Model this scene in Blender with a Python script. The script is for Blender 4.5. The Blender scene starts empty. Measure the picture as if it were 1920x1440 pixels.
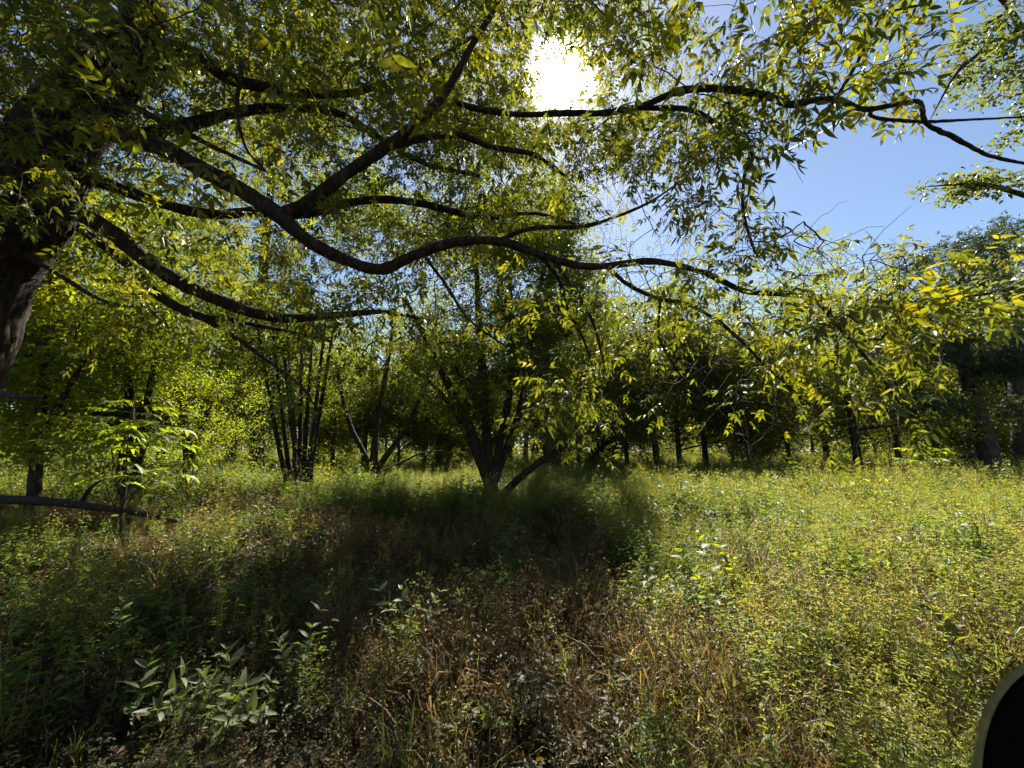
import bpy, math, random
import numpy as np
from mathutils import Vector, Matrix

# ---------------------------------------------------------------- camera, sky, sun, exposure
scene = bpy.context.scene
C = scene.collection
F, W0, H0 = 721.0, 1920.0, 1440.0          # focal length and size in the pixels of the photograph
PITCH, EYE = math.radians(10.2), 1.6
cam_d = bpy.data.cameras.new('camera'); cam = bpy.data.objects.new('camera', cam_d); C.objects.link(cam)
cam_d.sensor_width = 36.0; cam_d.lens = 36.0 * F / W0
cam_d.clip_start = 0.02; cam_d.clip_end = 20000
cam.location = (0, 0, EYE); cam.rotation_euler = (math.radians(90) + PITCH, 0, 0)
scene.camera = cam
CP, SP = math.cos(PITCH), math.sin(PITCH)
FWD = np.array([0, CP, SP]); UP = np.array([0, -SP, CP]); EYEV = np.array([0, 0, EYE])
def ray(u, v):
    a, b = (u - 960.0) / F, (720.0 - v) / F
    return np.array([a, CP - b * SP, SP + b * CP])
def at(u, v, Y):                            # the point at forward distance Y (metres) seen at pixel u, v
    d = ray(u, v)
    return EYEV + d * (Y / d[1])
def pix(P):                                 # world points -> pixel u, v, depth
    q = np.asarray(P) - EYEV
    z = q @ FWD; zz = np.where(np.abs(z) < 1e-3, 1e-3, z)
    return 960 + F * q[..., 0] / zz, 720 - F * (q @ UP) / zz, z
SUN = ray(1050, 145); SUN = SUN / np.linalg.norm(SUN)
SUN_EL = math.asin(SUN[2]); SUN_AZ = math.atan2(SUN[0], SUN[1])

SKY_STRENGTH, SUN_STRENGTH, EXPOSURE = 0.05, 5.0, 1.75
w = bpy.data.worlds.new('World'); scene.world = w; w.use_nodes = True
nt = w.node_tree; nt.nodes.clear()
out = nt.nodes.new('ShaderNodeOutputWorld'); bg = nt.nodes.new('ShaderNodeBackground')
sky = nt.nodes.new('ShaderNodeTexSky'); sky.sky_type = 'NISHITA'; sky.sun_disc = False
sky.sun_elevation = SUN_EL; sky.sun_rotation = SUN_AZ
sky.air_density = 1.0; sky.dust_density = 0.3; sky.ozone_density = 1.6
bg.inputs[1].default_value = SKY_STRENGTH
# sun's aureole in the sky, core boosted to stand for lens glare
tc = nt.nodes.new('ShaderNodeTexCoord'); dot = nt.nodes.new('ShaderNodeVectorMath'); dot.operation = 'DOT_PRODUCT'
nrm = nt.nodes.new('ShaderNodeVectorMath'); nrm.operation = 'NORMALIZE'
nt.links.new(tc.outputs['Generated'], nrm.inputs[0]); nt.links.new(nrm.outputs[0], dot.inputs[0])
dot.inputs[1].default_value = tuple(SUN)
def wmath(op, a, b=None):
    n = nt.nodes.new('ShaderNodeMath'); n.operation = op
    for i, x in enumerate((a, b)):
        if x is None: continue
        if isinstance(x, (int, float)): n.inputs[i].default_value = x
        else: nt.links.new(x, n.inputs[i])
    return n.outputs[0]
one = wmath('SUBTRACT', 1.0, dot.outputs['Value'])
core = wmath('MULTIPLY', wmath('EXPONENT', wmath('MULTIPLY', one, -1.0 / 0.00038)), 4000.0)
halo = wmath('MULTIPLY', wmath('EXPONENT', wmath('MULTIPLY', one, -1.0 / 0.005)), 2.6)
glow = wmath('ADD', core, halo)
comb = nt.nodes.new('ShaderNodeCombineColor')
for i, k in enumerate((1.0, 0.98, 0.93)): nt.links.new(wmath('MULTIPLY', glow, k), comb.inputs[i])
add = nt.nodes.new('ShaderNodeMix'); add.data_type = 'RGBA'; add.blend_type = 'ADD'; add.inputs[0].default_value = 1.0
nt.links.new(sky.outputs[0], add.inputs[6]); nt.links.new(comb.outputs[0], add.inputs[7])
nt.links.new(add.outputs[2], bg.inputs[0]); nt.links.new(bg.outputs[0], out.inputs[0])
sun_d = bpy.data.lights.new('sun', 'SUN'); sun = bpy.data.objects.new('sun', sun_d); C.objects.link(sun)
sun_d.energy = SUN_STRENGTH; sun_d.angle = math.radians(0.53); sun_d.color = (1.0, 0.94, 0.83)
sun.rotation_euler = Vector(-SUN).to_track_quat('-Z', 'Y').to_euler(); sun.location = (0, 0, 60)
vs = scene.view_settings; vs.view_transform = 'Standard'; vs.look = 'None'; vs.exposure = EXPOSURE; vs.gamma = 1.0
vs.use_curve_mapping = False
cy = scene.cycles
cy.use_light_tree = False; cy.max_bounces = 4; cy.diffuse_bounces = 2; cy.glossy_bounces = 1; cy.transmission_bounces = 3; cy.transparent_max_bounces = 4
cy.use_adaptive_sampling = True; cy.adaptive_threshold = 0.03; cy.sample_clamp_indirect = 4.0; cy.use_denoising = True; cy.caustics_reflective = False; cy.caustics_refractive = False

rng = np.random.default_rng(11)
def U(a, b, n=None): return rng.uniform(a, b, n)
def nz(v):
    v = np.asarray(v, float); return v / (np.linalg.norm(v, axis=-1, keepdims=True) + 1e-9)

# ---------------------------------------------------------------- materials
def mat_new(name):
    m = bpy.data.materials.new(name); m.use_nodes = True
    t = m.node_tree; t.nodes.clear(); return m, t
def N(t, kind, **kw):
    n = t.nodes.new(kind)
    for k, v in kw.items(): setattr(n, k, v)
    return n
def ramp(t, fac, stops):
    r = N(t, 'ShaderNodeValToRGB'); e = r.color_ramp.elements
    while len(e) < len(stops): e.new(0.5)
    for x, (p, c) in zip(e, stops): x.position = p; x.color = (*c, 1)
    t.links.new(fac, r.inputs[0]); return r.outputs[0]
def leaf_material(name, cols, trans_gain=(3.6, 2.9, 0.6), trans=0.52, rough=0.5, spec=0.35, inst=0.0):
    """cols: base colours over the per-leaf random number 'rnd'; light passes through as a yellower, brighter green"""
    m, t = mat_new(name); L = t.links
    a = N(t, 'ShaderNodeAttribute', attribute_name='rnd'); fac = a.outputs['Fac']
    if inst:
        oi = N(t, 'ShaderNodeObjectInfo'); mm = N(t, 'ShaderNodeMath', operation='MULTIPLY_ADD')
        L.new(oi.outputs['Random'], mm.inputs[0]); mm.inputs[1].default_value = inst
        sc = N(t, 'ShaderNodeMath', operation='MULTIPLY'); L.new(fac, sc.inputs[0]); sc.inputs[1].default_value = 1 - inst
        L.new(sc.outputs[0], mm.inputs[2]); fac = mm.outputs[0]
    n = len(cols); col = ramp(t, fac, [(i / (n - 1), c) for i, c in enumerate(cols)])
    g = N(t, 'ShaderNodeMix', data_type='RGBA', blend_type='MULTIPLY'); g.inputs[0].default_value = 1
    L.new(col, g.inputs[6]); g.inputs[7].default_value = (*trans_gain, 1)
    p = N(t, 'ShaderNodeBsdfPrincipled'); L.new(col, p.inputs['Base Color'])
    p.inputs['Roughness'].default_value = rough; p.inputs['Specular IOR Level'].default_value = spec
    tr = N(t, 'ShaderNodeBsdfTranslucent'); L.new(g.outputs[2], tr.inputs[0])
    mx = N(t, 'ShaderNodeMixShader'); mx.inputs[0].default_value = trans
    L.new(p.outputs[0], mx.inputs[1]); L.new(tr.outputs[0], mx.inputs[2])
    o = N(t, 'ShaderNodeOutputMaterial'); L.new(mx.outputs[0], o.inputs[0]); return m
def bark_material(name, dark, light, scale=9.0, bump=0.6, stretch=0.16):
    m, t = mat_new(name); L = t.links
    tc = N(t, 'ShaderNodeTexCoord'); mp = N(t, 'ShaderNodeMapping'); mp.inputs['Scale'].default_value = (1, 1, stretch)
    L.new(tc.outputs['Object'], mp.inputs[0])
    n1 = N(t, 'ShaderNodeTexNoise'); n1.inputs['Scale'].default_value = scale * 2.2; n1.inputs['Detail'].default_value = 6; n1.inputs['Roughness'].default_value = 0.7
    v1 = N(t, 'ShaderNodeTexVoronoi', feature='DISTANCE_TO_EDGE'); v1.inputs['Scale'].default_value = scale * 1.6
    L.new(mp.outputs[0], n1.inputs[0]); L.new(mp.outputs[0], v1.inputs[0])
    mul = N(t, 'ShaderNodeMath', operation='MULTIPLY_ADD'); L.new(v1.outputs[0], mul.inputs[0]); mul.inputs[1].default_value = 1.1; L.new(n1.outputs[0], mul.inputs[2])
    col = ramp(t, mul.outputs[0], [(0.35, dark), (0.9, light)])
    p = N(t, 'ShaderNodeBsdfPrincipled'); L.new(col, p.inputs['Base Color']); p.inputs['Roughness'].default_value = 0.9; p.inputs['Specular IOR Level'].default_value = 0.12
    b = N(t, 'ShaderNodeBump'); b.inputs['Strength'].default_value = bump; b.inputs['Distance'].default_value = 0.03
    L.new(mul.outputs[0], b.inputs['Height']); L.new(b.outputs[0], p.inputs['Normal'])
    o = N(t, 'ShaderNodeOutputMaterial'); L.new(p.outputs[0], o.inputs[0]); return m
def plain_material(name, c, rough=0.7, noise=0.3, scale=30, spec=0.3):
    m, t = mat_new(name); L = t.links
    tc = N(t, 'ShaderNodeTexCoord'); n1 = N(t, 'ShaderNodeTexNoise'); n1.inputs['Scale'].default_value = scale; L.new(tc.outputs['Object'], n1.inputs[0])
    col = ramp(t, n1.outputs[0], [(0.3, tuple(x * (1 - noise) for x in c)), (0.7, tuple(x * (1 + noise) for x in c))])
    p = N(t, 'ShaderNodeBsdfPrincipled'); L.new(col, p.inputs['Base Color']); p.inputs['Roughness'].default_value = rough; p.inputs['Specular IOR Level'].default_value = spec
    o = N(t, 'ShaderNodeOutputMaterial'); L.new(p.outputs[0], o.inputs[0]); return m

OLIVE, MID, YEL, RUST = (0.034, 0.050, 0.015), (0.058, 0.080, 0.018), (0.150, 0.140, 0.018), (0.16, 0.055, 0.018)
M_NEAR = leaf_material('hickory_leaf', [OLIVE, OLIVE, MID, MID, (0.085, 0.105, 0.018), (0.11, 0.125, 0.018), (0.15, 0.13, 0.02)], trans=0.46, spec=0.3, trans_gain=(3.6, 2.85, 0.55))
M_MID = leaf_material('woodland_leaf', [OLIVE, (0.045, 0.075, 0.015), MID, (0.08, 0.11, 0.016), (0.12, 0.13, 0.015)], trans=0.48)
M_FAR = leaf_material('distant_leaf', [OLIVE, MID, (0.08, 0.11, 0.018), (0.12, 0.13, 0.018)], trans=0.48, inst=0.35)
M_WOOD = leaf_material('far_wood_leaf', [(0.045, 0.06, 0.02), MID, (0.08, 0.10, 0.02), (0.11, 0.12, 0.02)], trans_gain=(2.6, 2.4, 0.6), trans=0.42, rough=0.8, spec=0.08)
M_UNDER = leaf_material('undergrowth_leaf', [MID, (0.085, 0.12, 0.016), (0.12, 0.145, 0.016), (0.15, 0.15, 0.015)], trans_gain=(2.6, 2.4, 0.5), trans=0.42, rough=0.7, spec=0.12)
M_BRIGHT = leaf_material('bright_leaf', [MID, (0.08, 0.12, 0.016), (0.105, 0.142, 0.016), (0.14, 0.16, 0.016)], trans=0.54, trans_gain=(3.6, 3.0, 0.6))
M_PALE = leaf_material('greyish_leaf', [(0.06, 0.08, 0.035), (0.08, 0.10, 0.04), (0.10, 0.115, 0.04), (0.12, 0.115, 0.035)], trans=0.36, spec=0.6, trans_gain=(2.6, 2.5, 0.9))
M_NEEDLE = leaf_material('pine_needle', [(0.018, 0.038, 0.018), (0.03, 0.055, 0.022), (0.05, 0.07, 0.02)], trans=0.2, rough=0.4)
M_HERB = leaf_material('pale_herb_leaf', [(0.075, 0.098, 0.038), (0.10, 0.122, 0.045), (0.13, 0.145, 0.05)], trans_gain=(1.9, 1.9, 0.5), trans=0.38, rough=0.5, spec=0.3)
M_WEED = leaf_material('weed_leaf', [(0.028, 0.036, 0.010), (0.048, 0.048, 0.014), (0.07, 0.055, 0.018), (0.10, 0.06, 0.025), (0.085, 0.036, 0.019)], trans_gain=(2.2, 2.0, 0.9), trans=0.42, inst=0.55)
M_MEADOW = leaf_material('meadow_leaf', [(0.078, 0.122, 0.026), (0.125, 0.165, 0.034), (0.19, 0.195, 0.05), (0.29, 0.22, 0.085)], trans_gain=(2.2, 2.0, 0.8), trans=0.45, inst=0.5)
M_BROAD = leaf_material('broad_weed_leaf', [(0.045, 0.08, 0.018), (0.075, 0.115, 0.022), (0.10, 0.145, 0.03), (0.16, 0.16, 0.035)], trans_gain=(2.6, 2.7, 0.6), trans=0.48, inst=0.4)
M_DRY = leaf_material('dry_stalk', [(0.12, 0.07, 0.03), (0.19, 0.13, 0.06), (0.25, 0.18, 0.085), (0.14, 0.05, 0.03)], trans_gain=(1.6, 1.4, 1.0), trans=0.3, inst=0.4)
M_LITTER = leaf_material('fallen_leaf', [(0.05, 0.028, 0.014), (0.10, 0.055, 0.026), (0.17, 0.10, 0.05), (0.22, 0.15, 0.085)], trans_gain=(1.5, 1.2, 0.7), trans=0.2, rough=0.6)
B_NEAR = bark_material('hickory_bark', (0.013, 0.0095, 0.0075), (0.068, 0.05, 0.038), scale=6.5, bump=1.0, stretch=0.22)
B_MID = bark_material('woodland_bark', (0.014, 0.011, 0.009), (0.06, 0.048, 0.038), scale=10)
B_PINE = bark_material('pine_bark', (0.02, 0.016, 0.014), (0.09, 0.072, 0.06), scale=8)
B_DEAD = bark_material('dead_wood', (0.05, 0.038, 0.028), (0.2, 0.16, 0.12), scale=14)
M_STEM = plain_material('green_stem', (0.10, 0.11, 0.045), 0.6)

# ---------------------------------------------------------------- mesh helpers
class Geo:
    """collects vertices, triangles, quads and the per-vertex random number of one mesh"""
    def __init__(s): s.v, s.t, s.q, s.r, s.n = [], [], [], [], 0
    def add(s, v, t=None, q=None, r=None):
        v = np.asarray(v, np.float32).reshape(-1, 3)
        if t is not None and len(t): s.t.append(np.asarray(t, np.int64).reshape(-1, 3) + s.n)
        if q is not None and len(q): s.q.append(np.asarray(q, np.int64).reshape(-1, 4) + s.n)
        s.v.append(v); s.r.append(np.full(len(v), 0.5, np.float32) if r is None else np.asarray(r, np.float32).reshape(-1)); s.n += len(v)
    def mesh(s, name, mat, smooth=False, offset=None):
        me = bpy.data.meshes.new(name)
        v = np.concatenate(s.v) if s.v else np.zeros((0, 3), np.float32)
        if offset is not None: v = v - np.asarray(offset, np.float32)
        t = np.concatenate(s.t) if s.t else np.zeros((0, 3), np.int64)
        q = np.concatenate(s.q) if s.q else np.zeros((0, 4), np.int64)
        me.vertices.add(len(v)); me.vertices.foreach_set('co', v.astype(np.float32).ravel())
        me.loops.add(t.size + q.size); me.loops.foreach_set('vertex_index', np.concatenate([t.ravel(), q.ravel()]).astype(np.int32))
        me.polygons.add(len(t) + len(q))
        me.polygons.foreach_set('loop_start', np.concatenate([np.arange(len(t)) * 3, t.size + np.arange(len(q)) * 4]).astype(np.int32))
        me.update(calc_edges=True)
        a = me.attributes.new('rnd', 'FLOAT', 'POINT'); a.data.foreach_set('value', np.concatenate(s.r))
        if smooth: me.shade_smooth()
        me.materials.append(mat); return me
    def obj(s, name, mat, parent=None, smooth=False, kind=None):
        off = np.array(parent.location) if parent is not None else None
        o = bpy.data.objects.new(name, s.mesh(name, mat, smooth, off)); C.objects.link(o)
        if parent is not None: o.parent = parent
        if kind: o['kind'] = kind
        return o
def thing(name, label, cat, loc, group=None):
    o = bpy.data.objects.new(name, None); C.objects.link(o); o.empty_display_size = 0.2
    o.location = tuple(float(x) for x in loc); o['label'] = label; o['category'] = cat
    if group: o['group'] = group
    return o
def tag(o, label, cat=None, group=None, kind=None):
    o['label'] = label
    if cat: o['category'] = cat
    if group: o['group'] = group
    if kind: o['kind'] = kind
    return o
def smooth_line(pts, n):
    """Catmull-Rom through rows of pts (any number of columns)"""
    p = np.asarray(pts, float)
    if len(p) < 3: return np.array([p[0] + (p[-1] - p[0]) * k for k in np.linspace(0, 1, n)])
    e = np.vstack([2 * p[0] - p[1], p, 2 * p[-1] - p[-2]]); s = np.linspace(0, len(p) - 1, n)
    i = np.minimum(s.astype(int), len(p) - 2); f = (s - i)[:, None]
    a, b, c, d = e[i], e[i + 1], e[i + 2], e[i + 3]
    return 0.5 * (2 * b + (c - a) * f + (2 * a - 5 * b + 4 * c - d) * f * f + (3 * b - a - 3 * c + d) * f ** 3)
def tube(g, pts, rad, sides=6, rough=0.0, r=None, furrow=0.0):
    pts = np.asarray(pts, float); n = len(pts); rad = np.asarray(rad, float)
    T = nz(np.gradient(pts, axis=0)); ref = np.array([0.31, 0.17, 0.93])
    if abs(T[0] @ ref) > 0.9: ref = np.array([0.95, 0.1, 0.2])
    A = nz(np.cross(T, ref)); B = np.cross(T, A)
    ang = np.arange(sides) / sides * 2 * np.pi
    R = np.repeat(rad[:, None], sides, 1)
    if rough:
        ridge = rng.normal(0, 1, sides); k = rng.normal(0, 1, (n, sides)); k = (k + np.roll(k, 1, 0) + np.roll(k, -1, 0)) / 1.7
        R = R * (1 + rough * (0.7 * ridge[None] + 0.6 * k))
    if furrow:
        k = rng.normal(0, 1, (n + 14, sides)); k = sum(k[j:j + n] for j in range(14)) / 14 ** 0.5; k = np.abs(k); R = R * (1 + furrow * (k - 0.8))
    V = pts[:, None] + R[..., None] * (np.cos(ang)[None, :, None] * A[:, None] + np.sin(ang)[None, :, None] * B[:, None])
    i = np.arange(n - 1)[:, None] * sides; j = np.arange(sides)[None]; j2 = (j + 1) % sides
    q = np.stack([i + j, i + j2, i + sides + j2, i + sides + j], -1).reshape(-1, 4)
    g.add(V.reshape(-1, 3), q=q, r=None if r is None else np.full(n * sides, r))
def kite_leaves(g, base, d, up, L, Wd, r, fold=0.18, droop=0.12):
    """one folded pointed leaf of two triangles for each row"""
    d = nz(d); s = nz(np.cross(d, up)); u = np.cross(s, d); L = L[:, None]; Wd = Wd[:, None]
    tip = base + d * L - u * L * droop; m = base + d * L * 0.42 + u * Wd * fold
    V = np.stack([base, m + s * Wd / 2, tip, m - s * Wd / 2], 1); n = len(base); o = np.arange(n)[:, None] * 4
    t = np.concatenate([o + [0, 1, 2], o + [0, 2, 3]]); g.add(V, t=t, r=np.repeat(r, 4))
def full_leaves(g, base, d, up, L, Wd, r, fold=0.22, droop=0.18):
    """one pointed leaf of six triangles with a midrib fold and a curved tip for each row"""
    d = nz(d); s = nz(np.cross(d, up)); u = np.cross(s, d); L = L[:, None]; Wd = Wd[:, None]
    droop = np.broadcast_to(np.asarray(droop, float), (len(base),))[:, None]
    f = lambda a: base + d * L * a - u * L * droop * a * a
    m, tip = f(0.5), f(1.0); l1 = f(0.27) + u * Wd * fold; l2 = f(0.62) + u * Wd * fold * 0.7
    V = np.stack([base, m, tip, l1 + s * Wd * 0.47, l2 + s * Wd * 0.40, l1 - s * Wd * 0.47, l2 - s * Wd * 0.40], 1); n = len(base)
    o = np.arange(n)[:, None] * 7
    t = np.concatenate([o + k for k in ([0, 1, 3], [3, 1, 4], [4, 1, 2], [0, 5, 1], [5, 6, 1], [6, 2, 1])])
    g.add(V, t=t, r=np.repeat(r, 7))
def inpoly(u, v, poly):
    c = np.zeros(len(u), bool); n = len(poly)
    for i in range(n):
        (x1, y1), (x2, y2) = poly[i], poly[(i + 1) % n]
        if y1 == y2: continue
        k = ((y1 > v) != (y2 > v)) & (u < (x2 - x1) * (v - y1) / (y2 - y1) + x1); c ^= k
    return c

# ---------------------------------------------------------------- where the sun reaches the ground through the gaps between the crowns
LIT = [([(1190, 880), (2300, 870), (2600, 1500), (1290, 1500), (1210, 1250), (1180, 1080)], 0.97),
       ([(-250, 1090), (40, 985), (240, 955), (520, 922), (680, 955), (640, 1035), (420, 1062), (120, 1105)], 0.99),
       ([(300, 945), (330, 915), (480, 900), (560, 905), (480, 940)], 0.9),
       ([(600, 1350), (900, 1285), (1200, 1180), (1300, 1500), (560, 1500)], 0.5),
       ([(270, 1270), (360, 1180), (520, 1190), (570, 1330), (480, 1420), (300, 1430)], 0.9),
       ([(700, 1110), (840, 1105), (840, 1230), (720, 1240)], 0.6),
       ([(560, 890), (900, 880), (900, 905), (560, 915)], 0.85),
       ([(40, 1200), (120, 1150), (220, 1130), (200, 1190), (60, 1260)], 0.7)]
def noise2(x, y, s, seed):
    r_ = np.random.default_rng(seed); out_ = 0
    for k in range(5):
        a = r_.uniform(0, 6.28); out_ = out_ + np.sin((x * math.cos(a) + y * math.sin(a)) * s * (0.6 + 0.35 * k) + r_.uniform(0, 6.28))
    return out_ / 5 * 1.6
SX = nz(np.cross(SUN, [0, 0, 1.0])); SY = np.cross(SX, SUN)
LIT_DISCS, SUN_SPOTS = [], []                               # sprays that hang in full sun: (sun-plane x, sun-plane y, distance along the sun ray, radius)
def sun_spot(P, rad, p):
    for q in np.atleast_2d(P): SUN_SPOTS.append((q @ SX, q @ SY, q @ SUN, rad, p))
for u_, v_, Y_, r_ in ((430, 1270, 2.4, 0.34), (310, 1290, 2.45, 0.26), (520, 1290, 2.4, 0.26), (590, 1150, 2.7, 0.16), (770, 1150, 3.0, 0.3), (240, 1140, 3.3, 0.12), (1045, 1270, 2.7, 0.2), (70, 350, 3.5, 0.25)): sun_spot(at(u_, v_, Y_), r_, 0.93)
def keep(P, strength=1.0, discs=True):
    """False for leaves that would stand between the sun and a sunlit place, or cover the sun itself"""
    P = np.asarray(P, float); n = len(P); ok = np.ones(n, bool); dice = rng.random(n)
    G = P - SUN[None] * ((P[:, 2:3] - 0.25) / SUN[2])
    u, v, z = pix(G); u = u + 95 * noise2(G[:, 0], G[:, 1], 1.7, 21) + 40 * noise2(G[:, 0], G[:, 1], 4.5, 22); v = v + 26 * noise2(G[:, 0], G[:, 1], 2.4, 23); u = u + rng.normal(0, 95, n); v = v + rng.normal(0, 16, n); front = (G[:, 1] > 1.2) & (z > 0.4)
    for poly, p in LIT: ok &= ~(front & inpoly(u, v, poly) & (dice < p * strength))
    for (a, b, c, rr, p) in (LIT_DISCS + SUN_SPOTS if discs else SUN_SPOTS):
        k = ((P @ SX - a) ** 2 + (P @ SY - b) ** 2 < rr * rr) & (P @ SUN > c + (0.5 if rr < 0.5 else 1.6)); ok &= ~(k & (dice < p * strength))
    q = nz(P - EYEV); ang = np.degrees(np.arccos(np.clip(q @ SUN, -1, 1)))
    ok &= ~(ang < 2.3); ok &= ~((ang < 4.6) & (rng.random(n) < 0.5))
    return ok

# ---------------------------------------------------------------- ground
def hgt(x, y):
    x, y = np.asarray(x, float), np.asarray(y, float)
    return 0.10 * np.sin(x * 0.31 + 0.8) * np.cos(y * 0.27) + 0.05 * np.sin(x * 0.9 + y * 0.7) + 0.03 * np.sin(x * 1.9 - y * 1.3)
g = Geo(); xs = np.concatenate([np.linspace(-400, -42, 12), np.linspace(-40, 40, 161), np.linspace(42, 400, 12)])
ys = np.concatenate([np.linspace(-60, -8.5, 8), np.linspace(-8, 60, 137), np.linspace(62, 900, 20)])
X, Y = np.meshgrid(xs, ys); Z = hgt(X, Y); nx = len(xs)
i = (np.arange(len(ys) - 1)[:, None] * nx + np.arange(nx - 1)[None]).ravel()
g.add(np.stack([X, Y, Z], -1), q=np.stack([i, i + 1, i + nx + 1, i + nx], -1))
m, t = mat_new('woodland_soil'); L = t.links
tcn = N(t, 'ShaderNodeTexCoord'); n1 = N(t, 'ShaderNodeTexNoise'); n1.inputs['Scale'].default_value = 14; n1.inputs['Detail'].default_value = 8
n2 = N(t, 'ShaderNodeTexNoise'); n2.inputs['Scale'].default_value = 0.5; n2.inputs['Detail'].default_value = 3
L.new(tcn.outputs['Object'], n1.inputs[0]); L.new(tcn.outputs['Object'], n2.inputs[0])
c1 = ramp(t, n1.outputs[0], [(0.3, (0.018, 0.012, 0.008)), (0.7, (0.07, 0.046, 0.028))]); c2 = ramp(t, n1.outputs[0], [(0.3, (0.02, 0.022, 0.009)), (0.7, (0.065, 0.06, 0.022))])
mx = N(t, 'ShaderNodeMix', data_type='RGBA'); fr = ramp(t, n2.outputs[0], [(0.42, (0, 0, 0)), (0.6, (1, 1, 1))])
L.new(fr, mx.inputs[0]); L.new(c1, mx.inputs[6]); L.new(c2, mx.inputs[7])
p = N(t, 'ShaderNodeBsdfPrincipled'); p.inputs['Roughness'].default_value = 0.9; L.new(mx.outputs[2], p.inputs['Base Color'])
b = N(t, 'ShaderNodeBump'); b.inputs['Distance'].default_value = 0.05; L.new(n1.outputs[0], b.inputs['Height']); L.new(b.outputs[0], p.inputs['Normal'])
o = N(t, 'ShaderNodeOutputMaterial'); L.new(p.outputs[0], o.inputs[0])
ground = g.obj('ground', m, smooth=True); tag(ground, 'woodland floor of brown soil under weeds and grass', kind='structure')

# ---------------------------------------------------------------- growing branches towards the places where leaves are
def grow(nodes, dirs, targets, bend=0.3, lift=0.0, seg=4, maxd=1e9):
    """joins every target to the nearest point of the growing skeleton; returns branches (points, node numbers) and leaf counts"""
    nb = len(nodes); P = [np.array(x) for x in nodes]; D = [np.array(x) for x in dirs]; par = [-1] * nb
    T = np.asarray(targets, float); NT = len(T); A = np.asarray(nodes, float)
    dm = np.full(NT, 1e9); di = np.zeros(NT, int)
    for k in range(0, nb, 200):
        dd = np.linalg.norm(T[:, None] - A[None, k:k + 200], axis=2); j = dd.argmin(1); dv = dd[np.arange(NT), j]
        up_ = dv < dm; dm[up_] = dv[up_]; di[up_] = j[up_] + k
    done = np.zeros(NT, bool); br = []; ends = [None] * NT
    for _ in range(NT):
        k = int(np.where(done, 1e9, dm).argmin()); done[k] = True; s = di[k]
        if dm[k] > maxd: continue
        a, e = P[s], T[k]; d = np.linalg.norm(e - a); c = a + D[s] * d * bend + (e - a) * 0.25 + np.array([0, 0, lift * d]) + rng.normal(0, 0.04 * d, 3)
        f = np.linspace(0, 1, seg + 1)[:, None]; pts = a * (1 - f) ** 2 + 2 * c * f * (1 - f) + e * f * f
        pts[1:-1] += rng.normal(0, 0.018 * d, pts[1:-1].shape)
        ids = [s]; dr = nz(np.diff(pts, axis=0))
        for q in range(seg):
            P.append(pts[q + 1]); D.append(dr[q]); par.append(ids[-1]); ids.append(len(P) - 1)
        new = pts[1:]; dd = np.linalg.norm(T[:, None] - new[None], axis=2); j = dd.argmin(1); dv = dd[np.arange(NT), j]
        up_ = dv < dm; dm[up_] = dv[up_]; di[up_] = ids[1] + j[up_]
        br.append((pts, ids)); ends[k] = dr[-1]
    cnt = np.zeros(len(P))
    for pts, ids in br: cnt[ids[-1]] += 1
    for q in range(len(P) - 1, -1, -1):
        if par[q] >= 0: cnt[par[q]] += cnt[q]
    return br, cnt, ends
def twig_tubes(g, br, cnt, rtip, power=0.45, rmax=0.2, sides=5, minr=0.0):
    for pts, ids in br:
        c = cnt[ids].copy(); c[0] = c[1]; r = np.clip(rtip * np.maximum(c, 1) ** power, minr, rmax)
        tube(g, pts, r, sides if r[0] > 0.012 else 3)
def trace(rows, n):
    """rows of pixel u, v, forward distance, half width in pixels -> smooth points and radii in metres"""
    P = np.array([at(u, v, Y) for u, v, Y, _ in rows]); dep = (P - EYEV) @ FWD
    R = np.array([r for *_, r in rows]) * dep / F
    s = smooth_line(np.column_stack([P, R]), n); return s[:, :3], np.maximum(s[:, 3], 0.002)

# ================================================================ THE NEAR TREE (left, limbs reaching over the whole picture)
base_near = at(-170, 1120, 5.0); base_near[2] = hgt(base_near[0], base_near[1]) - 0.05
near = thing('hickory_tree', 'large dark tree at left edge whose long curved limbs and leafy sprays hang overhead', 'tree', base_near)
P, R = trace([(-170, 1125, 5.0, 92), (-165, 1060, 5.0, 72), (-150, 900, 5.0, 62), (-105, 760, 5.0, 57), (-52, 640, 5.0, 54), (-14, 510, 5.0, 56), (40, 410, 4.9, 62),
              (85, 310, 4.8, 62), (140, 215, 4.8, 54), (215, 130, 4.7, 44), (268, 55, 4.7, 34), (272, -30, 4.7, 30), (255, -160, 4.6, 26), (250, -320, 4.6, 18), (280, -480, 4.7, 8)], 300)
g = Geo(); tube(g, P, R, 90, furrow=0.035); g.obj('trunk', B_NEAR, near, smooth=True)
SK, SKD = [P[100::3]], [nz(np.gradient(P, axis=0))[100::3]]
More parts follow.
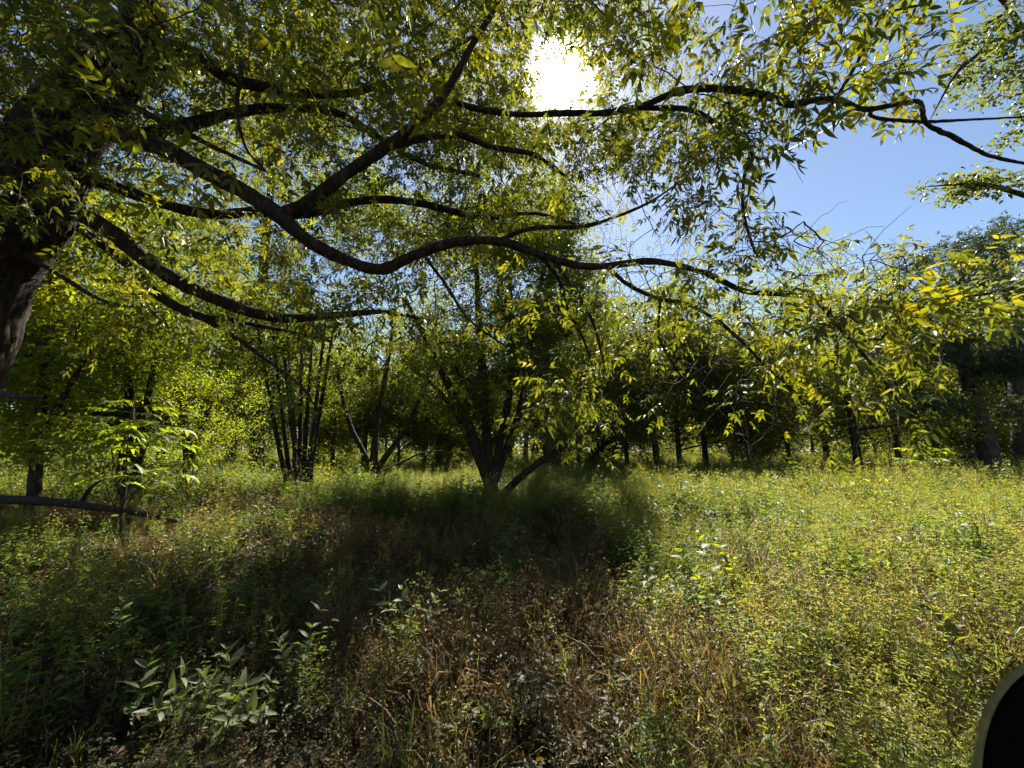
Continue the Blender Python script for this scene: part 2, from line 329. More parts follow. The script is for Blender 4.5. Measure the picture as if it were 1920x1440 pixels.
LIMBS = [
 [(15, 392, 4.8, 26), (90, 388, 4.7, 19), (150, 402, 4.6, 18), (215, 440, 4.6, 17), (290, 500, 4.6, 16), (350, 535, 4.7, 15), (410, 562, 4.8, 14), (470, 585, 5.0, 12), (540, 597, 5.2, 10), (620, 592, 5.5, 8), (720, 585, 5.8, 5), (800, 600, 6.0, 3)],
 [(130, 225, 4.8, 30), (200, 245, 4.6, 21), (300, 275, 4.4, 19), (380, 318, 4.3, 18), (450, 355, 4.2, 18), (515, 398, 4.1, 17), (570, 445, 4.1, 15), (630, 480, 4.1, 13), (710, 505, 4.1, 12), (770, 482, 4.1, 11), (850, 455, 4.05, 10), (930, 452, 4.0, 10), (1000, 472, 3.9, 9), (1070, 495, 3.8, 8), (1130, 499, 3.7, 8), (1220, 490, 3.6, 7), (1310, 508, 3.5, 6), (1395, 545, 3.4, 6), (1470, 552, 3.3, 5), (1525, 562, 3.2, 4), (1570, 610, 3.1, 4), (1640, 690, 3.0, 3), (1690, 760, 2.95, 2)],
 [(525, 405, 4.1, 17), (580, 378, 4.1, 14), (650, 325, 4.15, 13), (720, 278, 4.2, 12), (780, 232, 4.2, 10), (825, 188, 4.2, 9), (855, 140, 4.2, 8), (885, 85, 4.2, 7), (925, 20, 4.2, 6), (960, -60, 4.2, 5), (1000, -170, 4.3, 3)],
 [(715, 280, 4.2, 9), (780, 262, 4.3, 8), (860, 253, 4.4, 7), (920, 275, 4.5, 6), (1000, 290, 4.6, 5), (1060, 330, 4.7, 3)],
 [(110, 320, 4.85, 26), (200, 345, 5.0, 14), (270, 370, 5.1, 12), (340, 392, 5.2, 11), (410, 402, 5.3, 11), (480, 397, 5.35, 10), (560, 402, 5.4, 10), (640, 383, 5.5, 9), (710, 374, 5.5, 8), (780, 380, 5.6, 8), (850, 396, 5.7, 7), (910, 408, 5.8, 5), (1000, 400, 5.9, 4), (1080, 420, 6.0, 3)],
 [(75, 400, 4.95, 20), (150, 428, 5.3, 11), (235, 492, 5.5, 10), (300, 555, 5.6, 10), (370, 592, 5.7, 9), (440, 602, 5.8, 6), (540, 622, 6.0, 4), (620, 640, 6.1, 3)],
 [(372, 592, 5.7, 7), (430, 625, 5.7, 5), (490, 668, 5.6, 4), (560, 720, 5.6, 3), (600, 775, 5.6, 2)],
 [(30, 465, 4.95, 12), (95, 505, 4.8, 6), (150, 540, 4.7, 5), (205, 568, 4.6, 4), (262, 576, 4.5, 3)],
 [(-40, 700, 4.9, 16), (-10, 730, 4.4, 8), (30, 742, 4.2, 7), (85, 745, 4.1, 4)],
 [(120, 165, 4.7, 20), (190, 168, 4.3, 8), (260, 205, 4.1, 7), (330, 240, 4.0, 6), (410, 280, 3.9, 5), (497, 320, 3.8, 3)],
 [(235, 100, 4.7, 24), (310, 88, 4.9, 17), (375, 108, 5.0, 15), (425, 145, 5.1, 13), (490, 162, 5.2, 11), (570, 175, 5.4, 9), (680, 170, 5.6, 7), (800, 120, 5.8, 5), (900, 60, 6.0, 3)],
 [(150, 230, 4.85, 26), (260, 252, 5.1, 15), (350, 235, 5.3, 13), (430, 213, 5.5, 11), (520, 203, 5.7, 9), (640, 215, 6.0, 7), (780, 300, 6.3, 5), (900, 330, 6.5, 4)],
 [(850, 190, 4.25, 7), (900, 205, 4.3, 7), (980, 215, 4.3, 6), (1060, 212, 4.2, 7), (1130, 212, 4.0, 7), (1200, 200, 3.8, 7), (1270, 172, 3.5, 8), (1340, 166, 3.3, 8), (1430, 178, 3.1, 8), (1480, 195, 2.95, 8), (1530, 187, 2.85, 7), (1570, 187, 2.75, 6), (1620, 205, 2.65, 6), (1680, 196, 2.6, 5), (1722, 191, 2.55, 5), (1738, 232, 2.5, 5), (1790, 258, 2.45, 5), (1850, 290, 2.4, 4), (1925, 308, 2.35, 3), (2000, 330, 2.3, 2)],
 [(1630, 204, 2.65, 4), (1640, 220, 2.62, 4), (1720, 228, 2.6, 4), (1790, 226, 2.55, 3), (1920, 219, 2.5, 2)],
 [(1532, 240, 2.85, 3), (1560, 195, 2.8, 4), (1600, 130, 2.75, 4), (1640, 55, 2.7, 3), (1662, 25, 2.68, 3), (1745, 6, 2.65, 2)],
 [(1190, 203, 3.85, 5), (1290, 205, 3.7, 6), (1345, 235, 3.6, 6), (1408, 285, 3.5, 5), (1396, 330, 3.5, 4), (1394, 400, 3.45, 4), (1418, 480, 3.4, 3)],
 [(930, 452, 4.0, 6), (1000, 428, 4.1, 5), (1090, 425, 4.2, 5), (1150, 408, 4.3, 4), (1220, 378, 4.4, 3), (1290, 330, 4.5, 2)],
 [(1140, 502, 3.7, 6), (1180, 535, 3.6, 5), (1235, 560, 3.5, 5), (1290, 571, 3.4, 5), (1350, 605, 3.3, 4), (1400, 650, 3.2, 4), (1440, 690, 3.1, 3), (1520, 760, 3.0, 2)],
 [(1010, 478, 3.9, 5), (1045, 520, 4.0, 4), (1065, 580, 4.0, 4), (1095, 640, 4.0, 3), (1115, 700, 4.0, 2)],
 [(1035, 485, 3.9, 5), (1075, 540, 3.8, 4), (1110, 600, 3.7, 4), (1130, 670, 3.6, 3), (1150, 740, 3.6, 2), (1190, 790, 3.6, 2)],
 [(1238, 562, 3.5, 3), (1236, 630, 3.5, 3), (1260, 680, 3.5, 2), (1290, 720, 3.5, 2)],
 [(455, 110, 4.5, 5), (445, 200, 4.2, 4), (460, 275, 4.0, 3), (498, 320, 3.85, 2)],
 [(800, 485, 4.1, 4), (840, 540, 4.2, 4), (880, 600, 4.3, 3), (950, 650, 4.4, 2)],
]
for rows in LIMBS:
    P, R = trace(rows, 10 * len(rows)); P[2:-1] += rng.normal(0, 0.0012, P[2:-1].shape)
    g = Geo(); tube(g, P, furrow=0.03, rad=R * (0.84 if rows[0][0] < 700 else 0.78) * (1 + 0.06 * np.sin(np.arange(len(P)) * 0.37 + U(0, 6)) + 0.04 * np.sin(np.arange(len(P)) * 0.9 + U(0, 6))), sides=22 if R.max() > 0.04 else 8); g.obj('limb', B_NEAR, near, smooth=True)
    SK.append(P[6:]); SKD.append(nz(np.gradient(P, axis=0))[6:])
SK, SKD = np.concatenate(SK)[::2], np.concatenate(SKD)[::2]
# where the leafy sprays hang: pixel box, distance range, number, leaf length range, in full sun?, tilt
REG = [((-160, -260, 640, 120), (3.8, 6.6), 360, (0.17, 0.27), 0), ((-120, 60, 330, 330), (3.4, 5.4), 150, (0.17, 0.27), 0),
       ((420, -260, 1000, 240), (4.2, 8.0), 480, (0.16, 0.25), 0), ((520, 200, 1020, 440), (4.4, 7.8), 260, (0.16, 0.25), 0),
       ((1010, -200, 1300, 140), (3.8, 6.8), 150, (0.16, 0.25), 0), ((1040, 190, 1420, 520), (3.9, 6.6), 410, (0.15, 0.23), 0),
       ((1290, -120, 1640, 200), (2.4, 3.6), 30, (0.24, 0.34), 0), ((1480, -60, 1720, 190), (2.3, 2.9), 15, (0.24, 0.34), 0), ((1300, 170, 1520, 330), (2.7, 3.6), 22, (0.22, 0.3), 0),
       ((1280, 370, 1560, 540), (3.0, 4.8), 120, (0.16, 0.25), 0), ((1480, 440, 1760, 600), (2.8, 4.0), 76, (0.18, 0.27), 0),
       ((980, 500, 1420, 800), (3.4, 5.4), 150, (0.15, 0.24), 1), ((1360, 540, 1690, 840), (3.0, 4.6), 100, (0.17, 0.26), 1),
       ((1600, 480, 1800, 650), (2.5, 3.3), 16, (0.22, 0.3), 1), ((230, 400, 900, 600), (4.0, 6.5), 150, (0.2, 0.28), 1), ((560, 540, 1000, 700), (4.5, 6.5), 80, (0.18, 0.26), 0),
       ((480, 120, 1000, 540), (6.5, 9.8), 300, (0.22, 0.32), 0), ((100, 250, 560, 420), (4.6, 6.0), 34, (0.2, 0.28), 1), ((10, 300, 110, 400), (3.3, 3.8), 3, (0.26, 0.32), 1)]
TG, TS, TL = [], [], []
for (x0, y0, x1, y1), (d0, d1), n, (l0, l1), lit in REG:
    for _ in range(n):
        for _try in range(8):
            u, v = U(x0, x1), U(y0, y1)
            if inpoly(np.array([u]), np.array([v]), [(1385, 345), (1490, 235), (1540, 200), (1725, 205), (1760, 60), (1800, -300), (2300, -300), (2300, 470), (1640, 470), (1500, 400), (1420, 380)])[0]: continue
            break
        else: continue
        d = U(d0, d1)
        TG.append(at(u, v, d)); TS.append((l0, l1)); TL.append(lit)
for _ in range(800):                        # the crown goes on overhead and behind the viewer, added there to block skylight
    TG.append(np.array([U(-9.5, 1.5), U(-5.0, 5.0), U(4.4, 9.5)])); TS.append((0.26, 0.36)); TL.append(0)
for _ in range(1250): TG.append(np.array([U(-9.5, 2.2), U(4.0, 11.5), U(7.4, 12.5)])); TS.append((0.26, 0.36)); TL.append(0)
TG = np.array(TG)
SKYP = [(1410, 350), (1500, 240), (1560, 225), (1720, 240), (1765, 60), (1830, -80), (2300, -80), (2300, 450), (1660, 455), (1520, 395), (1430, 390)]
def lit_discs():
    LIT_DISCS.clear()
    for i in range(len(TG)):
        if TL[i] and (TG[i][0] > 0 or i % 3 == 0): LIT_DISCS.append((TG[i] @ SX, TG[i] @ SY, TG[i] @ SUN, 0.32, 0.9))
u, v, z = pix(TG); lit_discs(); ok = (keep(TG, 0.75) | (np.array(TL) > 0)) & ~(inpoly(u, v, [(a - 25, b + 10) for a, b in SKYP]) & (z > 0))
TG = TG[ok]; TS = [q for q, k in zip(TS, ok) if k]; TL = [q for q, k in zip(TL, ok) if k]; lit_discs()
br, cnt, ends = grow(SK, SKD, TG, bend=0.1, lift=0.03, seg=4, maxd=3.6)
g = Geo(); twig_tubes(g, br, cnt, 0.0028, 0.3, 0.0095, 5)
# compound leaves: a few shapes, each a stalk with paired leaflets
def compound(pairs, lo=False):
    tone = U(0.05, 0.75); q = Geo(); n = 2 * pairs + 1; sx = np.concatenate([np.repeat(np.linspace(0.36, 0.86, pairs), 2), [0.92]])
    sx[:-1] += U(-0.02, 0.02, n - 1); sd = np.array([1, -1] * pairs + [0.0])
    bend = U(0.02, 0.22); zz = -bend * sx ** 2
    base = np.stack([sx, 0 * sx, zz], 1); a = np.radians(U(42, 62, n)); a[-1] = 0
    d = np.stack([np.cos(a), sd * np.sin(a), U(-0.55, -0.05, n)], 1); up = np.stack([U(-0.3, 0.3, n), U(-0.35, 0.35, n), np.ones(n)], 1)
    Ln = 0.40 * np.concatenate([np.repeat(np.linspace(0.72, 1.0, pairs), 2), [1.12]]) * U(0.88, 1.1, n)
    if lo: kite_leaves(q, base, d, up, Ln, Ln * U(0.36, 0.44, n), tone + U(0, 0.25, n))
    else: full_leaves(q, base, d, up, Ln, Ln * U(0.30, 0.37, n), tone + U(0, 0.25, n), droop=U(0.05, 0.4, n))
    s = np.linspace(0, 0.93, 4); tube(q, np.stack([s, 0 * s, -bend * s * s], 1)[::3 if lo else 1], [0.008, 0.007, 0.006, 0.004][::3 if lo else 1], 3, r=0.5); return q
PAIRS = (2, 3, 3, 3, 3, 4, 4, 2, 3, 3); VAR = [compound(p_) for p_ in PAIRS]; VAR_LO = [compound(p_, True) for p_ in PAIRS]
LM = []                                     # every leaf: origin, axes, length, shape number, tint
for k in range(len(TG)):
    if ends[k] is None: continue
    d = nz(ends[k] * 0.8 + np.array([0, 0, -0.35]) + rng.normal(0, 0.35, 3)); ln = U(0.32, 0.62)
    f = np.linspace(0, 1, 5)[:, None]; pts = TG[k] + d * ln * f + np.array([0, 0, -0.22]) * ln * f * f + rng.normal(0, 0.01, (5, 3)); pts[0] = TG[k]
    tube(g, pts, np.linspace(0.0034, 0.0015, 5), 3); nl = int(rng.integers(6, 10)); q_ = U(0.8, 1.18); l0, l1 = TS[k][0] * q_, TS[k][1] * q_; hue = U(0, 1)
    for j in range(nl):
        fx = 1 - j / nl * 1.0; o_ = pts[0] + (pts[-1] - pts[0]) * fx + np.array([0, 0, 0.05 * fx * (1 - fx)])
        ph = j * 2.4 + U(-0.5, 0.5); side = nz(np.cross(d, [0.1, 0.2, 1.0])); sv = np.cross(side, d)
        x = nz(d * U(0.25, 0.8) + side * math.cos(ph) + sv * math.sin(ph) * 0.6 + np.array([0, 0, -0.32])) if j else nz(d + np.array([0, 0, -0.3]))
        z = nz(np.array([0, 0, 1.0]) + rng.normal(0, 0.42, 3)); y = nz(np.cross(z, x)); z = np.cross(x, y)
        LM.append((o_, x, y, z, U(l0, l1) * (0.85 if j == 0 else 1), int(rng.integers(len(VAR))), hue))
LP = np.array([o_ + x * l * 0.6 for o_, x, y, z, l, *_ in LM]); ok = keep(LP)
# open sky right of the crown stays open; the nearest leaves each become an object
u, v, z = pix(LP)
ok &= ~(inpoly(u, v, SKYP) & (rng.random(len(LP)) < 0.97)); ok &= np.linalg.norm(LP - EYEV, axis=1) > 1.9; ok &= ~((u > 1200) & (v > 895 + 20 * rng.normal(0, 1, len(u))) & (z > 0)); ok &= ~((u > 1745 + 15 * rng.normal(0, 1, len(u))) & (v > 620) & (v < 1500) & (z > 0))
inside = (u > -10) & (u < 1930) & (v > -10) & (v < 1450) & (z > 0)
score = np.array([m_[4] for m_ in LM]) / np.maximum(z, 0.1); score[~(ok & inside)] = -1
big = set(np.argsort(-score)[:300].tolist())
LEAF_ME = [q.mesh('hickory_leaf', M_NEAR) for q in VAR]
gf = Geo()
VV = [(np.concatenate(q.v), np.concatenate(q.t), (np.concatenate(q.q)), np.concatenate(q.r)) for q in VAR + VAR_LO]
for k, (o_, x, y, z_, l, vi, hue) in enumerate(LM):
    if not ok[k]: continue
    if k in big:
        lo = bpy.data.objects.new('leaf', LEAF_ME[vi]); C.objects.link(lo); lo.parent = near
        M4 = Matrix(((x[0], y[0], z_[0], 0), (x[1], y[1], z_[1], 0), (x[2], y[2], z_[2], 0), (0, 0, 0, 1))) @ Matrix.Diagonal((l, l, l, 1))
        M4.translation = Vector(o_ - base_near); lo.matrix_local = M4
    else:
        vv, tt, qq, rr = VV[vi if inside[k] and z[k] < 5.0 else vi + len(VAR)]; B3 = np.stack([x, y, z_]) * l
        gf.add(vv @ B3 + o_, t=tt, q=qq, r=np.clip(rr * 0.4 + hue * 0.55, 0, 1))
g.obj('twigs', B_NEAR, near, kind='stuff'); gf.obj('foliage', M_NEAR, near, kind='stuff')

# ================================================================ WOODLAND TREES
def lobes_targets(lobes, n):
    vol = np.array([a[1] * a[2] * a[3] for a in lobes]) ** 0.8; pick = rng.choice(len(lobes), n, p=vol / vol.sum()); out_ = []
    for k in pick:
        c, a, b_, e = lobes[k]; d = nz(rng.normal(0, 1, 3)); r = rng.random() ** 0.45
        out_.append(np.asarray(c) + d * r * np.array([a, b_, e]))
    return np.array(out_)
def cluster_leaves(g, T, ends, per, rad, L, Wd, mat_bias=0.0, do_keep=True, hang=0.35, tone=None, full=False):
    m_ = len(T); n = rng.poisson(per, m_); idx = np.repeat(np.arange(m_), n); N_ = len(idx)
    c = T[idx] + nz(rng.normal(0, 1, (N_, 3))) * (rng.random((N_, 1)) ** 0.6) * rad * np.array([1, 1, 0.7])
    hue = rng.random(m_) if tone is None else tone
    ok = keep(c, discs=False) if do_keep else np.ones(N_, bool); c, idx = c[ok], idx[ok]; N_ = len(c)
    d = rng.normal(0, 1, (N_, 3)) * [1, 1, 0.5] + [0, 0, -hang]; up_ = rng.normal(0, 0.55, (N_, 3)) + [0, 0, 1]
    (full_leaves if full else kite_leaves)(g, c, d, up_, U(*L, N_), U(*Wd, N_), np.clip(hue[idx] * 0.55 + rng.random(N_) * 0.45 + mat_bias, 0, 1))
def woodland_tree(name, label, stems, lobes, ntarget, per, rad, leaf, mat, bark, cat='tree', tone_bias=0.0, part='stem', rtip=0.006, group=None, full=False, dens=1.7, sunny=0):
    b0 = stems[0][0][:3]; base = at(*b0); base[2] = hgt(base[0], base[1]) - 0.05
    root = thing(name, label, cat, base, group); S, D = [], []
    for k, rows in enumerate(stems):
        P, R = trace(rows, 8 * len(rows)); P[2:-1] += rng.normal(0, 0.05, P[2:-1].shape) * np.minimum(R[2:-1], 0.1)[:, None]
        if k == 0: P[0] = base; P[0][2] -= 0.1
        g = Geo(); tube(g, P, R, 12, rough=0.06); g.obj('trunk' if k == 0 else part, bark, root, smooth=True)
        S.append(P[len(P) // 4:]); D.append(nz(np.gradient(P, axis=0))[len(P) // 4:])
    T = lobes_targets([(at(*c), a, b_, e) for c, a, b_, e in lobes], ntarget); T = T[T[:, 2] > 0.7]
    br, cnt, ends = grow(np.concatenate(S), np.concatenate(D), T, bend=0.3, lift=0.05, seg=4)
    g = Geo(); twig_tubes(g, br, cnt, rtip, 0.42, 0.07, 5); g.obj('branches', bark, root, kind='stuff')
    if sunny: sun_spot(T[rng.choice(len(T), sunny, replace=False)], 0.55, 0.8)
    g = Geo(); cluster_leaves(g, T, ends, per * dens, rad * 1.12, leaf, (leaf[0] * 0.5, leaf[1] * 0.58), tone_bias, full=full); g.obj('crown', mat, root, kind='stuff')
    return root
woodland_tree('leafy_tree', 'pale leaved bushy tree between the near trunk and the dark thicket', [
    [(350, 915, 14, 9), (352, 860, 14, 7), (340, 760, 14, 6), (300, 640, 14, 4), (270, 540, 14, 3)], [(350, 880, 14, 6), (380, 800, 14, 5), (410, 700, 14, 3), (430, 600, 14, 2)]],
    [((330, 640, 14), 2.6, 2.2, 2.6), ((400, 760, 14), 1.9, 1.8, 1.7), ((300, 470, 14.5), 3.0, 2.4, 2.0), ((420, 560, 14), 2.0, 1.8, 1.8), ((330, 830, 13.8), 1.7, 1.5, 0.9)], 400, 74, 0.5, (0.07, 0.12), M_BRIGHT, B_MID, dens=1.5, sunny=60)
woodland_tree('twin_trunk_tree', 'small tree with two brown trunks rising behind the fallen log at left', [
    [(228, 960, 11.5, 15), (230, 915, 11.5, 12), (238, 830, 11.5, 10), (242, 740, 11.5, 7), (225, 620, 11.5, 4), (200, 520, 11.5, 2)],
    [(238, 955, 11.5, 13), (252, 890, 11.4, 10), (268, 810, 11.3, 8), (282, 720, 11.2, 5), (300, 620, 11, 3)]],
    [((200, 560, 11.5), 2.6, 2.0, 1.8), ((130, 680, 11), 1.8, 1.6, 1.4), ((290, 640, 11), 1.7, 1.5, 1.4), ((210, 430, 12), 2.6, 2.0, 1.6)], 300, 70, 0.48, (0.075, 0.13), M_BRIGHT, B_MID, tone_bias=0.1, part='trunk', dens=1.5, sunny=60)
woodland_tree('sunlit_tree', 'yellow green sunlit tree filling the gap beside the near trunk at left', [
    [(60, 985, 9.5, 12), (66, 900, 9.5, 9), (75, 780, 9.5, 8), (90, 650, 9.5, 6), (100, 520, 9.5, 4), (110, 420, 9.6, 2)], [(70, 830, 9.5, 6), (120, 740, 9.3, 5), (170, 660, 9.2, 3)]],
    [((90, 560, 9.5), 1.8, 1.6, 1.6), ((40, 690, 9.2), 1.6, 1.4, 1.2), ((160, 620, 9.4), 1.5, 1.3, 1.2), ((60, 800, 9), 1.5, 1.2, 0.7), ((170, 480, 10), 1.8, 1.5, 1.2)], 300, 54, 0.42, (0.08, 0.14), M_BRIGHT, B_MID, tone_bias=0.2, full=True, dens=1.6, sunny=90)
woodland_tree('multi_stemmed_tree', 'dark broad tree in the centre whose several stems fan out from one base', [
    [(930, 985, 12, 24), (926, 950, 12, 17), (920, 915, 12, 14), (918, 880, 12, 10), (912, 800, 12, 8), (904, 690, 12, 8), (896, 560, 12, 5), (890, 430, 12, 3)],
    [(920, 925, 12, 9), (907, 870, 11.9, 8), (880, 800, 11.8, 9), (845, 730, 11.7, 7), (805, 650, 11.6, 5), (760, 560, 11.5, 3)],
    [(922, 915, 12, 9), (942, 860, 12.2, 8), (968, 800, 12.3, 8), (985, 720, 12.5, 6), (1000, 610, 12.6, 4), (1020, 500, 12.7, 3)],
    [(930, 945, 12, 8), (965, 905, 11.8, 7), (1010, 868, 11.5, 6), (1060, 835, 11.2, 5), (1120, 805, 11, 4), (1180, 780, 10.8, 3)],
    [(922, 905, 12, 8), (938, 830, 12.1, 7), (955, 740, 12.2, 7), (960, 640, 12.3, 5), (955, 520, 12.4, 3)],
    [(918, 915, 12, 8), (890, 850, 12.3, 6), (862, 790, 12.6, 6), (820, 730, 12.9, 4), (770, 690, 13.2, 3)]],
    [((930, 560, 12), 4.0, 3.0, 3.2), ((800, 610, 11.6), 2.4, 2.2, 2.0), ((1060, 620, 12), 2.6, 2.2, 2.0), ((930, 720, 12), 2.6, 2.2, 1.6), ((1080, 770, 11), 1.5, 1.5, 0.8), ((930, 380, 12.5), 3.0, 2.5, 2.2), ((820, 440, 12), 2.2, 2.2, 1.8), ((1050, 450, 12.3), 2.4, 2.2, 1.8), ((700, 420, 11.5), 2.0, 2.0, 1.6), ((900, 790, 12), 1.7, 1.5, 0.7), ((1020, 800, 11.3), 1.7, 1.4, 0.8), ((850, 740, 11.8), 1.5, 1.4, 0.9)],
    760, 78, 0.5, (0.075, 0.13), M_MID, B_MID)
woodland_tree('forked_tree', 'small dark tree left of centre forking low into spreading limbs', [
    [(704, 925, 15, 11), (703, 895, 15, 9), (701, 868, 15, 8), (706, 800, 15, 5), (716, 740, 15, 4), (730, 660, 15, 4), (740, 580, 15, 2)],
    [(700, 882, 15, 6), (680, 845, 15, 5), (658, 800, 15, 4), (644, 750, 15, 4), (630, 680, 15, 3)],
    [(706, 880, 15, 6), (735, 840, 14.8, 5), (765, 795, 14.6, 4), (790, 740, 14.4, 4), (812, 680, 14.2, 3)],
    [(712, 885, 15, 3), (750, 868, 15.3, 2.2), (790, 850, 15.6, 1.6), (830, 845, 15.8, 0.8)]],
    [((715, 620, 15), 2.8, 2.4, 2.4), ((640, 680, 15), 1.8, 1.6, 1.5), ((800, 650, 14.5), 2.0, 1.8, 1.6), ((715, 500, 15), 2.4, 2.2, 2.0)], 300, 70, 0.5, (0.075, 0.13), M_MID, B_MID, part='limb')
woodland_tree('thicket_tree', 'dense dark shrubby tree with many thin upright stems, left of the forked tree', [
    [(560, 905, 13, 8), (556, 860, 13, 6), (545, 760, 13, 5), (530, 640, 13, 3)]] + [
    [(560 + a, 903, 13 + b_, 5), (560 + a * 1.3 + c, 830, 13 + b_, 4), (560 + a * 2.2 + c, 720, 13 + b_, 3), (560 + a * 3.2 + c, 600, 13 + b_, 2)] for a, b_, c in ((-14, 0.2, -6), (-8, -0.3, 3), (8, 0.3, 2), (14, -0.2, 6), (20, 0.1, 4), (-22, 0, -10), (2, 0.4, 0))],
    [((540, 640, 13), 2.2, 2.0, 2.0), ((500, 740, 13), 1.6, 1.6, 1.3), ((600, 720, 13), 1.5, 1.5, 1.4), ((540, 520, 13.4), 2.4, 2.0, 1.6), ((470, 650, 12.8), 1.5, 1.4, 1.4)], 360, 80, 0.45, (0.06, 0.11), M_MID, B_MID)
woodland_tree('tall_canopy_tree', 'tall tree behind the near limbs, its crown filling the sky left of the sun', [
    [(480, 900, 19, 14), (482, 820, 19, 12), (486, 640, 19, 10), (500, 430, 19, 7), (520, 250, 19, 4)]],
    [((520, 300, 19), 4.5, 3.5, 3.5), ((420, 430, 19), 3.5, 3.0, 2.5), ((650, 380, 18.5), 3.5, 3.0, 2.8), ((560, 150, 19.5), 3.5, 3.0, 2.5)], 420, 80, 0.85, (0.11, 0.18), M_MID, B_MID, dens=1.25)
woodland_tree('tall_crooked_tree', 'tall tree behind the central dark tree, crown under the sun', [
    [(1030, 898, 20, 12), (1028, 820, 20, 10), (1020, 640, 20, 8), (1040, 460, 20, 6), (1060, 330, 20, 3)]],
    [((1060, 420, 20), 4.0, 3.5, 3.0), ((1180, 520, 20), 3.0, 3.0, 2.5), ((920, 470, 20.5), 3.5, 3.0, 3.0), ((1080, 600, 20), 3.2, 3.0, 2.0)], 380, 80, 0.9, (0.11, 0.18), M_MID, B_MID, dens=1.15)

# ---------------------------------------------------------------- pines at the right
def pine(name, label, rows, lobes, ntarget, tufts, lims=()):
    base = at(*rows[0][:3]); base[2] = hgt(base[0], base[1]) - 0.05; root = thing(name, label, 'pine tree', base, 'pines at the right'); S, D = [], []
    for k, rw in enumerate([rows, *lims]):
        P, R = trace(rw, 8 * len(rw)); g = Geo(); tube(g, P, R, 14, rough=0.05); g.obj('trunk' if k == 0 else 'limb', B_PINE, root, smooth=True)
        S.append(P[len(P) // 4:]); D.append(nz(np.gradient(P, axis=0))[len(P) // 4:])
    T = lobes_targets([(at(*c), a, b_, e) for c, a, b_, e in lobes], ntarget)
    br, cnt, ends = grow(np.concatenate(S), np.concatenate(D), T, bend=0.25, lift=0.05)
    g = Geo(); twig_tubes(g, br, cnt, 0.007, 0.42, 0.06, 5); g.obj('branches', B_PINE, root, kind='stuff')
    n = rng.poisson(tufts, len(T)); idx = np.repeat(np.arange(len(T)), n)
    c = T[idx] + rng.normal(0, 0.24, (len(idx), 3)) * [1, 1, 0.7]; ax = nz(rng.normal(0, 0.6, (len(c), 3)) + [0, 0, 0.9]); g = Geo(); tone = rng.random(len(T))[idx]
    for _ in range(11):
        d = nz(ax * 0.8 + rng.normal(0, 0.6, c.shape)); kite_leaves(g, c, d, rng.normal(0, 1, c.shape), U(0.13, 0.22, len(c)), U(0.016, 0.026, len(c)), np.clip(tone * 0.6 + rng.random(len(c)) * 0.4, 0, 1), fold=0.02, droop=0.1)
    g.obj('crown', M_NEEDLE, root, kind='stuff'); return root
pine('leaning_pine', 'thick leaning pine trunk at right with dark drooping needles', [(1872, 905, 18, 20), (1858, 870, 18, 15), (1840, 800, 18, 13), (1820, 730, 18, 11), (1802, 660, 18, 10), (1790, 590, 18, 8), (1800, 530, 18, 6), (1815, 480, 18, 3)],
     [((1760, 660, 17.5), 2.0, 1.6, 1.0), ((1840, 580, 18), 2.4, 2.0, 1.5), ((1740, 760, 17.5), 1.8, 1.4, 0.9), ((1890, 690, 17), 2.0, 1.6, 1.0), ((1800, 500, 18), 2.0, 1.6, 1.4), ((1830, 470, 18), 1.4, 1.2, 0.9), ((1660, 720, 18), 1.2, 1.0, 0.8), ((1720, 640, 18), 1.6, 1.4, 1.0), ((1880, 770, 18.5), 1.6, 1.5, 0.8), ((1790, 820, 19), 1.3, 1.3, 0.7)], 400, 17,
     [[(1818, 715, 18, 8), (1860, 680, 17.6, 7), (1900, 640, 17.2, 5), (1950, 600, 17, 3)], [(1835, 785, 18, 6), (1790, 760, 17.6, 5), (1730, 750, 17.3, 3)]])
pine('tall_pine', 'tall pine at the right edge whose feathery top stands against the sky', [(1925, 905, 21, 17), (1915, 800, 21, 14), (1905, 650, 21, 12), (1892, 540, 21, 7), (1886, 480, 21, 3), (1882, 445, 21, 1.5)],
     [((1885, 455, 21), 1.5, 1.4, 1.3), ((1882, 430, 21), 0.8, 0.8, 0.9), ((1900, 540, 21), 2.4, 2.0, 1.3), ((1910, 640, 21), 2.6, 2.2, 1.2), ((1860, 500, 21), 1.6, 1.4, 0.8), ((1960, 560, 21), 2, 2, 1.4)], 260, 17)
pine('slim_pine', 'slim dark pine stem standing just left of the leaning pine', [(1818, 900, 19.5, 11), (1816, 850, 19.5, 9), (1812, 770, 19.5, 8), (1806, 690, 19.5, 6), (1790, 600, 19.5, 4), (1770, 520, 19.5, 2)],
     [((1780, 640, 19.5), 1.8, 1.6, 1.2), ((1760, 560, 19.5), 1.6, 1.5, 1.0), ((1700, 640, 19.5), 1.5, 1.3, 0.9), ((1690, 510, 22), 1.6, 1.3, 0.6)], 150, 16)
